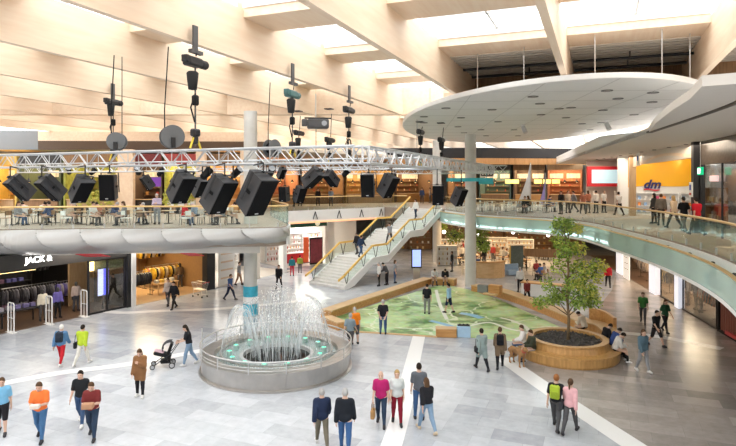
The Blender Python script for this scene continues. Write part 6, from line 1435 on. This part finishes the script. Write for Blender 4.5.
for k,(px,d,c,po_,fc) in enumerate(((525,44,'black jumper','sit',160),(529,45,'black jumper','sit',40),(549,46,'navy jumper','sit',250),(561,42.5,'black jumper','stand',120),(568,44,'beige tee','stand',200),(574,45,'grey jumper','walk',90),(583,43,'red-brown tee','walk',170),(588,44,'red-brown tee','stand',20))):
    x=at(px,d); person('person in %s on the upper gallery %s'%(c,('seated just left below the white sail','seated right below the white sail','seated below the purple sail','standing left of the red screen','standing left of the red screen, paler','walking left of the red screen','walking right beside the red screen','standing right beside the red screen')[k]),(x,d),fc,po_,CC[c],(DGR,'trousers'),ru.choice((('short','dark'),('short','brown'),('long','brown'))),z0=ZU,res=.032)
    if po_=='sit': chair(x,d,ZU,R(fc),'b','occupied cafe chair near the sails','occupied chairs near the sails')
# ------------------------------------------------------------------ upper right: red screen, yellow shop, glass front
UW=Fr((21.2,50.5),(14.4,21.8),ZU); M_pale=mat('pale_wall',(.74,.66,.58),.5,var=.03)
p=Vector(UW.at(0,0)[:2])
t=thing('video_wall','red framed video screen panel at the end of the upper gallery','screen',(at(604.5,47),47,ZU),0)
MB().box((0,0,zat(176.5,47)-ZU),(2.9,.25,1.65)).build('red_frame',M_red,t); MB().box((0,-.13,zat(176.5,47)-ZU),(2.2,.03,1.1)).build('display',mat('screen_cyan',(.55,.78,.88),.3,emit=(.55,.80,.92),es=.35,var=.12,scale=1.5),t); MB().box((-.9,.02,zat(176.5,47)/2-ZU/2-.4),(.1,.1,1.3)).box((.9,.02,zat(176.5,47)/2-ZU/2-.4),(.1,.1,1.3)).build('post',M_pale,t)
struct('wall_pale',MB().box((at(604,48.2),48.2,ZU+2.1),(3.0,.2,4.2)),M_pale)
lamp_area('gallery_light',(at(600,45),45.5,9.4),3,90,(1,.85,.7))
a_,c_=UW.px(632),UW.px(696)
UW.st('wall_shop',MB().box(((a_+c_)/2,.1,3.95),(c_-a_+.6,.2,.72)),M_pale)
P=[(a_+.4+(c_-a_-.8)*i/16,-.03,3.62+.42*math.sin(i/16*2.6)**2) for i in range(17)]
b=MB(); b.strip(P,[(x,y,z-.16) for x,y,z in P]); b.strip([(x,y+.04,z-.16) for x,y,z in P],[(x,y+.04,z) for x,y,z in P]); t=UW.th('wall_ribbon','curved pale wooden ribbon on the bulkhead above the yellow shop','wall decoration',0,0,0); b.build('ribbon',M_wood,t)
UW.st('column_front',MB().box((UW.px(627),-.3,2.15),(.7,.6,4.3)),M_white); UW.st('column_front',MB().box((a_+.1,.0,2.15),(.5,.4,4.3)),M_ttop); UW.st('column_front',MB().box((c_+.3,.0,2.15),(.35,.5,4.3)),M_dark)
SW=Fr((at(628,44.5),44.5),(at(703,42.5),42.5),ZU)
SW.st('wall_shop',MB().box((SW.L/2,.2,2.15),(SW.L+1,.2,4.3)),M_white)
SW.st('floor_shop',MB().prism([(0,-1.5),(SW.L+2.5,-14),(SW.L+2.5,0),(0,0)],.01,.022),M_shfw)
sh=SW.th('shop_sign','yellow wall sign with dark blue italic letters inside the corner shop on the gallery','sign',SW.L/2,.06,0)
M_yl=mat('sign_yellow',(.93,.47,.01),.4,var=.04,scale=1); w_=SW.L+.3
A=[];B=[]
for i in range(25):
    q=i/24; x=-w_/2+w_*q; A.append((x,-.05,4.28)); B.append((x,-.05,1.95+.12*math.sin(q*6)+.45*q**2))
b=MB(); b.strip(A,B); b.strip([(p_[0],.03,p_[2]) for p_ in B],[(p_[0],.03,p_[2]) for p_ in A]); b.strip([(p_[0],.03,p_[2]) for p_ in A],A); b.strip(B,[(p_[0],.03,p_[2]) for p_ in B]); b.build('yellow_panel',M_yl,sh)
xd=SW.px(651.5)-SW.L/2
text('lettering','dm',.92,mat('sign_navy',(.015,.02,.14),.4),sh,(xd,-.12,2.2),(math.pi/2,0,0),.03,'CENTER',.3,.03)
P=[(xd-.55+.055*i,1.86+.04*math.sin(i/20*6.28)) for i in range(21)]
b=MB(); b.strip([(x,-.12,z) for x,z in P],[(x,-.12,z-.11) for x,z in P]); b.strip([(x,-.08,z-.11) for x,z in P],[(x,-.08,z) for x,z in P]); b.build('underline_swash',M_red,sh)
for k in range(3):
    xx=.9+k*1.75; zs=shelf_unit(SW,xx,-.35,1.6,1.55,4,'white drugstore shelf unit under the yellow wall sign, '+('left','middle','right')[k]+' one',M_white,.03); goods(SW,xx,-.35,1.6,zs,[(.8,.3,.1),(.3,.45,.7),(.75,.72,.7),(.6,.1,.2)],'small coloured carton on the drugstore shelves','cartons in the yellow shop',.03,step=.4)
lamp_area('yellow_shop_light',(at(664,40),40,9.4),3,160,(1,.93,.82),(0,0,0),3)
for k in (-.26,.2): lamp_point('sign_spot',SW.at(SW.L*(.5+k),-.8,4.0),22,(1,.8,.45),.05)
t=UW.th('hanging_sign','small white and blue blade sign hanging above the gallery left of the yellow shop','sign',UW.px(638,-1.2),-1.2,0); MB().rbox((0,0,zat(162,38)-ZU),(.55,.06,.75),.02).build('board',M_white,t); MB().box((0,-.035,zat(161,38)-ZU),(.3,.01,.3)).build('blue_mark',mat('mark_blue',(.1,.15,.5),.5),t); MB().tube([(0,0,zat(158,38)-ZU),(0,0,4.3)],.015,5).build('hanger',M_steel,t)
t=UW.th('hanging_sign','small white sign with blue and red marks beside the red-shirted visitor','sign',UW.px(691,-.4),-.4,0); MB().rbox((0,0,zat(189,29)-ZU),(.42,.06,.7),.02).build('board',M_white,t); MB().box((0,-.035,zat(187,29)-ZU),(.25,.01,.25)).build('blue_mark',mat('mark_blue'),t); MB().box((0,-.035,zat(193,29)-ZU),(.25,.01,.1)).build('red_mark',M_red,t); MB().box((0,0,.5),(.05,.05,1.1)).build('post',M_steel,t)
# glass fronted shop at the far right of the gallery
x0,x1=c_+.5,UW.L+3.0; GU=UW
GU.st('floor_shop',MB().box(((x0+x1)/2,3.5,.012),(x1-x0,6.8,.02)),M_shfw); GU.st('wall_shop',MB().box(((x0+x1)/2,7,2.1),(x1-x0,.2,4.2)),M_pale)
t=GU.th('display_window','tall glass shop front at the right end of the upper gallery','shop window',(x0+x1)/2,.05); w_=x1-x0; MB().box((0,0,1.6),(w_-.1,.02,3.1)).build('pane',M_glassd,t); MB().box((0,.05,3.75),(w_,.1,1.1)).build('dark_fascia',mat('fascia_brown',(.16,.13,.11),.2,var=.2),t); b=MB()
for q in range(4): b.box((-w_/2+.05+q*(w_-.1)/3,0,1.6),(.06,.08,3.2))
b.build('window_frame',M_dark,t)
xe=UW.px(713); t=UW.th('exit_sign','green emergency exit sign glowing at the right end of the gallery','exit sign',xe,-.5,zat(171,25.2)-ZU); MB().rbox((0,0,0),(.52,.1,.34),.01).build('housing',mat('exit_green',(.0,.45,.18),.4,emit=(0,.6,.25),es=.8,var=0),t); MB().box((.02,-.055,.0),(.12,.01,.22)).box((-.12,-.055,.0),(.06,.01,.2)).box((.15,-.055,.04),(.08,.01,.05)).build('white_symbol',M_lampw,t); MB().tube([(0,0,.17),(0,0,4.28-(zat(171,25.2)-ZU))],.015,5).build('hanger',M_steel,t)
t=UW.th('sign_board','pale pink lit sign strip under the green exit sign','sign',UW.px(714,-.08),-.08,zat(178.5,25)-ZU); MB().rbox((0,0,0),(.95,.06,.26),.01).build('board',mat('pink_lit',(.85,.65,.65),.5,emit=(1,.72,.72),es=.5,var=0),t)
t=UW.th('round_sign','round orange sign behind the glass at the right picture edge','sign',UW.px(735)+.2,.4,zat(178,22.5)-ZU); MB().lathe([(.35,-.03),(.35,.03)],28,m=Matrix.Rotation(math.pi/2,3,'X')).build('disc',mat('orange_disc',(.85,.35,.08),.5),t); MB().tube([(0,0,.34),(0,0,1.5)],.015,5).build('hanger',M_steel,t)
for k,zz in enumerate((.3,1.25)):
    zs=shelf_unit(UW,UW.px(716,2.0),2.0+.0*k,2.0,.85,2,('lower' if k==0 else 'upper')+' open crate shelf of goods behind the gallery glass front',M_brown,zz)
    goods(UW,UW.px(716,2.0),2.0,2.0,[.12],[(.45,.30,.12),(.25,.15,.08),(.6,.5,.3)],'brown package in the crates behind the glass front','packages in the crates',zz,step=.3)
shelf_unit(UW,UW.px(716,2.0),2.0,2.1,.3,2,'low plinth under the crate shelves',M_char,0.02,0,.6)
lamp_area('glass_shop_light',UW.at((x0+x1)/2,2.5,4.1),3,200,(1,.88,.74),(0,0,UW.rz),3)
for k,(px,d,c,po_,fc,hr) in enumerate(((596,44,((.70,.68,.66),'long',.1),'stand',20,('short','dark')),(604,44.5,((.66,.64,.62),'short',.1),'stand',200,('short','brown')),(619,41,((.72,.70,.68),'short',.1),'walk',10,('short','dark')),(654,33,((.05,.05,.05),'long',.1),'stand',30,('long','dark')),(661,31.5,((.14,.12,.10),'long',.12,.026),'stand',340,('short','brown')),(674,29.5,((.62,.48,.34),'long',.1),'walk',20,('long','blond')),(684,27.5,((.012,.012,.015),'short',.1),'walk2',0,('short','dark')),(697,25.8,((.60,.015,.03),'short',.1),'walk',8,('short','dark')))):
    lab=('white jumper standing under the left half of the red screen','pale grey tee standing under the red screen','white tee and black trousers walking past the white pilaster','black jumper with long hair before the yellow shop','dark jacket standing before the yellow shop','beige jumper with blond hair right of the yellow shop entrance','black tee walking along the gallery rail','bright red tee walking along the gallery rail')[k]
    person('person in '+lab,(at(px,d),d),fc,po_,c,(BLK if k!=6 else DGR,'trousers'),hr,z0=ZU,fem=hr[0]=='long',res=.027)
for i in range(14):
    dq=14.5+i*2.4; x=9.9+.17*dq; t=None
    o=MB().lathe([(.09,0),(.11,-.03),(.11,.0),(.09,.0)],16).build('recessed_downlight',mat('downlight_face')); o.location=(x+1.5,dq+2,9.59); tag(o,'small recessed downlight in the right gallery ceiling','downlight','downlights of the right gallery ceiling')
lamp_area('gallery_light',(15.2,27,9.45),2,260,(1,.84,.66),(0,0,.2),10); lamp_area('gallery_light',(18,42,9.45),2,200,(1,.84,.66),(0,0,.2),8)
